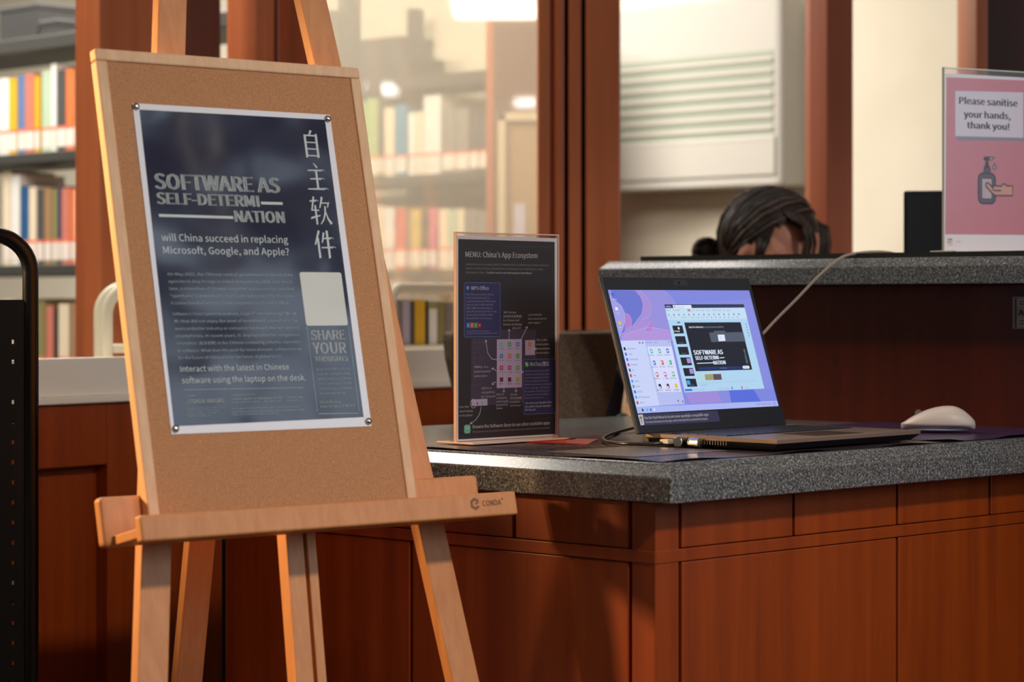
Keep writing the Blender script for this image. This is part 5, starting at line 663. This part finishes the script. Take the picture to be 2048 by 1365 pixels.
# wooden cupboard and noticeboard behind the glass
cupY = 7.0; a = at(972, 0, cupY); e_ = at(1130, 0, cupY)
cup = thing('tall_cupboard', 'tall brown wooden cupboard behind the glass beside the shelving', 'cupboard', (a.x, cupY, 0), 0)
cw = e_.x - a.x; cup_w = woodmat('cupboard_wood', (96, 60, 46), (112, 72, 56), .5, (20, 20, 1.2)); b = MB(); zt_ = ZC + 562 / F * cupY; b.box(cup_w, (.022, .02, 0), (cw, .30, zt_)); b.build('body', cup, bevel=.003)
b = MB(); b.box(cherry_dark, (0, 0, 0), (.022, .32, zt_)); b.build('side_trim', cup)
b = MB(); b.box(cup_w, (.024, .0, .06), (cw - .005, .018, zt_ - .02)); b.build('door', cup, bevel=.002)
nb0 = at(996, 226, cupY - .02); fw_ = e_.x - nb0.x; nbt = thing('noticeboard', 'cream framed pinboard hanging on the cupboard behind the glass', 'notice board', (nb0.x, cupY - .004, 0), 0)
zt_ = nb0.z; zb_ = zt_ - .62; b = MB(); fr = mat('cream_frame', (226, 206, 168), .6)
b.box(fr, (0, -.018, zb_), (.024, 0, zt_)); b.box(fr, (fw_ - .024, -.018, zb_), (fw_, 0, zt_)); b.box(fr, (0, -.018, zt_ - .024), (fw_, 0, zt_)); b.box(fr, (0, -.018, zb_), (fw_, 0, zb_ + .024)); b.build('frame', nbt, bevel=.002)
b = MB(); b.box(mat('tan_felt', (182, 148, 104), .9), (.02, -.008, zb_ + .02), (fw_ - .02, -.001, zt_ - .02)); b.build('felt_panel', nbt)
lc = at(1028, 408, cupY - .02); b = MB(); b.box(mat('lavender_paper', (216, 210, 232), .6), (0, -.0008, -.22), (.033, 0, 0)); o = b.build('paper_card'); o.location = (lc.x, cupY - .0125, lc.z); tag(o, 'narrow lavender paper pinned on the cream framed board', 'paper')
# ---------------------------------------------------------------- air conditioner on the back wall
acY = 7.0; PA = ((1400 - CX) / F * acY, acY); s0, s1 = (along(PA, eW, p) for p in (1205, 1563))
oA = P2(PA, eW, s0); ac = thing('air_conditioner', 'large white louvred air conditioner on the cream wall', 'air conditioner', (oA[0], oA[1], 0), math.atan2(eW[1], eW[0]))
zA0 = ZC + 223 / F * acY; zA1 = ZC + 600 / F * acY; Ln = s1 - s0; wht = mat('ac_white', (182, 176, 165), .5)
b = MB(); b.prism(wht, [(0, 0), (Ln - .02, 0), (Ln - .004, .006), (Ln, .02), (Ln + .004, .08), (Ln, .132), (0, .132)], zA0, zA1); b.build('casing', ac, bevel=.008, seg=3)
for i in range(8):
    z = ZC + (600 - 118 - 22.3 * i) / F * acY; b = MB(); b.box(mat('louvre_shade', (152, 158, 140), .6), (.05, -.002, z - .0085), (Ln - .03, .004, z + .0075)); b.build('louvre_slot', ac)
    b = MB(); b.hexa(wht, [(.05, -.007, z - .020), (Ln - .03, -.007, z - .020), (Ln - .03, .001, z - .009), (.05, .001, z - .009)], [(.05, -.005, z - .024), (Ln - .03, -.005, z - .024), (Ln - .03, .003, z - .013), (.05, .003, z - .013)]); b.build('louvre', ac)
b = MB(); b.box(wht, (.04, -.006, zA0 + .03), (Ln - .02, .002, zA0 + .145)); b.build('lower_panel', ac, bevel=.004)
# ---------------------------------------------------------------- staff side: desk, monitor, person
sd = Bo + nB * .45; stf = thing('staff_desk', 'plain staff worktop behind the raised bar', 'desk', (sd.x, sd.y, 0), math.atan2(eB.y, eB.x))
b = MB(); b.box(cherry, (.25, -.10, .70), (2.2, .30, .73)); b.build('top', stf, bevel=.003)
for x in (.27, 2.15): b = MB(); b.box(cherry, (x, -.09, 0), (x + .03, .28, .70)); b.build('side_panel', stf)
mo = at(1807, 500, 4.42); mon = thing('monitor', 'black computer monitor behind the pink notice', 'monitor', (mo.x, mo.y, .7305), R(-12))
zt_ = ZC + 218 / F * 4.42 - .7305; b = MB(); b.box(mat('monitor_black', (20, 21, 26), .35), (0, 0, zt_ - .32), (.53, .035, zt_)); b.build('housing', mon, bevel=.004)
b = MB(); b.box(mat('monitor_back', (26, 28, 34), .3), (.006, -.004, zt_ - .31), (.524, 0, zt_ - .008)); b.build('back_cover', mon, bevel=.002)
b = MB(); b.box(black_metal, (.24, .02, .01), (.29, .05, zt_ - .1)); b.build('stand_neck', mon); b = MB(); b.box(black_metal, (.16, -.02, 0), (.37, .12, .01)); b.build('stand_foot', mon, bevel=.003)
# person
hc = at(1534, 503, 4.86); skin = noisy('skin', (176, 116, 90), (188, 128, 100), (30, 30, 30), 2, .5)
hf = Vector((.84, -.38, -.40)).normalized(); hl = Vector((0, 0, 1)).cross(hf).normalized(); hu = hf.cross(hl)
MH = frame(hc, hf, hl, hu)
org = Vector((hc.x - .10, hc.y + .27, 0)); per = thing('person', 'person with dark tied back hair bending low behind the bar', 'person', org)
def skel(name, nodes, edges, m, parent, sub=2):
    me = bpy.data.meshes.new(name); me.from_pydata([tuple(Vector(n[:3]) - org) for n in nodes], edges, []); o = bpy.data.objects.new(name, me); C.objects.link(o); o.parent = parent
    me.materials.append(m); s = o.modifiers.new('skin', 'SKIN')
    if not me.skin_vertices: me.attributes
    for i, n in enumerate(nodes):
        r = n[3] if isinstance(n[3], tuple) else (n[3], n[3]); me.skin_vertices[0].data[i].radius = r; me.skin_vertices[0].data[i].use_root = (i == 0)
    u = o.modifiers.new('subdivision', 'SUBSURF'); u.levels = u.render_levels = sub
    for p in me.polygons: p.use_smooth = True
    s.use_smooth_shade = True; return o
def H(x, y, z): return tuple(MH @ Vector((x, y, z)))
base_p = Vector((org.x - .05, org.y + .16, .52)); neck = Vector(H(-.055, 0, -.10)); nk2 = Vector(H(-.085, 0, -.165))
sp1 = base_p.lerp(nk2, .35) + Vector((-.05, .05, .0)); sp2 = base_p.lerp(nk2, .72) + Vector((-.06, .05, .02))
fd = Vector((hf.x, hf.y, 0)).normalized(); sd_ = Vector((-fd.y, fd.x, 0))
N_, E_ = [], []
def nd(p, r): N_.append((p[0], p[1], p[2], r)); return len(N_) - 1
def ch(seq, start=None):
    for p, r in seq:
        i = nd(p, r)
        if start is not None: E_.append((start, i))
        start = i
    return start
i0 = nd(base_p, .13); i1 = ch([(sp1, .125), (sp2, .13)], i0); i2 = ch([(nk2, .06), (neck, .052)], i1)
i3 = ch([(H(-.02, 0, -.045), (.075, .07)), (H(.018, 0, .012), (.114, .100)), (H(.036, 0, .052), (.086, .084))], i2)
fgs = []
for sgn in (1, -1):
    sh = sp2 + sd_ * .17 * sgn + Vector((0, 0, .03)); el = sh + fd * .10 + sd_ * .05 * sgn + Vector((0, 0, -.20)); wr = el + fd * .19 - sd_ * .08 * sgn + Vector((0, 0, .0)); wr.z = .775; pm_ = wr + fd * .05 + Vector((0, 0, -.012))
    k_ = ch([(sh, .055), (sh.lerp(el, .5), .044), (el, .038), (el.lerp(wr, .5), .034), (wr, .024), (pm_, (.034, .016))], i1)
    for q in range(4):
        off = sd_ * (.018 * (q - 1.5)); kn = pm_ + off + fd * .035; ch([(kn, .0095), (kn + fd * (.022 + .004 * (q in (1, 2))) + Vector((0, 0, -.006)), .0085), (kn + fd * (.040 + .006 * (q in (1, 2))) + Vector((0, 0, -.016)), .007)], k_)
    tb = wr + fd * .025 - sd_ * .022 * sgn; ch([(tb, .011), (tb + fd * .025 - sd_ * .014 * sgn, .0095), (tb + fd * .045 - sd_ * .018 * sgn, .008)], k_ - 0)
    hp = base_p + sd_ * .09 * sgn; kn = hp + fd * .42 + Vector((0, 0, .01)); an = kn + Vector((0, 0, -.44)) + fd * .02; ch([(hp + fd * .05, .085), (hp.lerp(kn, .55), .072), (kn, .055), (kn.lerp(an, .4), .05), (Vector((an.x, an.y, .09)), .034), (Vector((an.x, an.y, .035)) + fd * .10, .032)], i0)
body = skel('body', N_, E_, skin, per, 1)
dg = bpy.context.evaluated_depsgraph_get(); dg.update(); me_ = bpy.data.meshes.new_from_object(body.evaluated_get(dg))
b = MB(); b.add([tuple(p.co) for p in me_.vertices], [tuple(p.vertices) for p in me_.polygons], skin)
b.ell(skin, .098, .079, .104, Matrix.Translation(-org) @ MH @ Matrix.Translation((.006, 0, .016)), 28, 18)
bpy.data.objects.remove(body); body = b.build('body', per, smooth=True)          # skull and body fused into one skin
r_ = body.modifiers.new('fuse', 'REMESH'); r_.mode = 'VOXEL'; r_.voxel_size = .005; r_.use_smooth_shade = True
hair_m = noisy('dark_hair', (22, 15, 12), (44, 32, 26), (240, 60, 60), 3, .5, spec=.3); hair_b = noisy('brown_hair', (58, 42, 34), (84, 62, 50), (240, 60, 60), 3, .45, spec=.4)
def inv(M): T_ = Matrix.Translation(-org); return T_ @ M
HH = inv(MH)
b = MB()
def hk(p):
    x, y, z = p; return not (x > .040 and z < .052 - .0 and abs(y) < .075) and not (x > .0 and z < -.04)
HC = Vector((-.006, 0, .024)); HR = Vector((.106, .090, .108))
b.ell(hair_m, *HR, HH @ Matrix.Translation(HC), 44, 30, keep=lambda p: not (p[0] > .034 and p[2] < .058) and not (p[0] > -.004 and p[2] < .0))
random.seed(2)
def on_head(dv, k): d_ = dv.normalized(); return HC + Vector((d_.x * HR.x, d_.y * HR.y, d_.z * HR.z)) * k
for i in range(150):                # combed strands from the parting back to the bun and down the sides
    sgn = 1 if i % 3 == 0 else -1; q = random.random()
    a = Vector((.75 - 1.5 * q, sgn * (.02 + .12 * random.random()), 1)); e = Vector((-1, sgn * .25 * random.random(), -.15 - .55 * q)) if random.random() < .6 else Vector((-.45 - .5 * q, sgn * 1.0, -.35 - .3 * random.random()))
    k_ = 1.004 + random.random() * .03; b.tube(hair_b if random.random() < .25 else hair_m, [on_head(a.normalized().lerp(e.normalized(), u / 6), k_) for u in range(7)], .003, 5, HH, rs=[.001, .0026, .0032, .0034, .003, .0025, .001])
for i in range(60):                 # fringe falling forward over the forehead
    y = -.084 + .168 * i / 59; rr = random.uniform(-.005, .005); fw2 = random.uniform(0, .010)
    lng = y > .012 or i in (2, 3, 4, 13, 14, 22); zend = (-.02 - random.uniform(0, .03)) if lng else .060 + random.uniform(-.006, .006)
    P_ = [(.01, y * .72, .128 - abs(y) * .34), (.045, y * .90 + rr * .3, .114 - abs(y) * .30), (.075, y + rr * .5, .088)]
    if lng: P_ += [(.090 + fw2 * .6, y * 1.02 + rr, .058), (.098 + fw2 * .6, y * 1.02 + rr * 2, .018), (.092 + fw2 * .6, y * .98 + rr * 3, zend)]
    else: P_ += [(.084, y * 1.02 + rr, .070), (.088, y * 1.03 + rr, zend)]
    b.tube(hair_b if random.random() < .3 else hair_m, P_, .004, 5, HH, rs=([.002, .0034, .0040, .0042, .0036, .0008] if lng else [.002, .0034, .0036, .003, .0008]))
for sgn in (1, -1): b.tube(hair_m, [(.010, sgn * .082, .03), (.016, sgn * .084, .0), (.010, sgn * .080, -.035)], .01, 8, HH, rs=[.014, .010, .002])
b.build('hair', per, smooth=True)
bun = at(1413, 503, 4.94); b = MB(); Mb = Matrix.Translation(bun - org)
b.ell(hair_m, .032, .030, .028, Mb, 18, 12)
for i in range(9):
    a = R(40 * i); b.tube(hair_m, [(.024 * math.cos(a + t * .5), .026 * math.sin(t * .7 - 1.4), .024 * math.sin(a + t * .5)) for t in range(5)], .007, 6, Mb)
b.tube(hair_m, [tuple(bun - org), tuple(bun - org + Vector((.05, -.02, .012))), tuple(Vector(H(-.085, 0, .02)) - org)], .02, 8, rs=[.02, .016, .022]); b.build('hair_bun', per, smooth=True)
for sgn in (1, -1):
    b = MB(); Me = HH @ Matrix.Translation((-.012, sgn * .083, -.012)); b.ell(skin, .018, .008, .030, Me, 16, 10); b.ell(noisy('skin_dark', (140, 84, 64), (150, 92, 70), (30, 30, 30), 2, .5), .010, .009, .018, Me @ Matrix.Translation((.002, sgn * .002, .002)), 14, 8); b.build('ear', per, smooth=True)
    b = MB(); Me = HH @ Matrix.Translation((.080, sgn * .032, .0)); b.ell(mat('eye_white', (228, 224, 218), .2), .012, .014, .010, Me, 14, 10); b.ell(mat('iris', (40, 26, 20), .2), .006, .006, .006, Me @ Matrix.Translation((.0085, 0, 0)), 12, 8); b.build('eye', per, smooth=True)
b = MB(); b.hexa(skin, [(.082, -.009, .002), (.082, .009, .002), (.084, .015, -.042), (.084, -.015, -.042)], [(.090, -.004, .002), (.090, .004, .002), (.112, .008, -.040), (.112, -.008, -.040)], HH); b.build('nose', per, smooth=True, sub=2)
b = MB(); b.ell(mat('lips', (150, 82, 74), .5), .008, .022, .007, HH @ Matrix.Translation((.080, 0, -.068)), 14, 8); b.build('mouth', per, smooth=True)
shirt = noisy('shirt_cloth', (44, 46, 58), (56, 58, 70), (120, 120, 120), 2, .9)
Ns, Es = [], []; N_, E_ = Ns, Es
j0 = nd(base_p, (.155, .145)); j1 = ch([(sp1, .142), (sp2, .148)], j0); ch([(nk2.lerp(sp2, .35), .075)], j1)
for sgn in (1, -1):
    sh = sp2 + sd_ * .17 * sgn + Vector((0, 0, .03)); el = sh + fd * .10 + sd_ * .05 * sgn + Vector((0, 0, -.20)); ch([(sh, .068), (sh.lerp(el, .75), .055)], j1)
skel('shirt', Ns, Es, shirt, per, 1)
chair('grey office chair the bending person is sitting on', (base_p.x, base_p.y, -.02 + .02), math.atan2(fd.y, fd.x) + R(90))
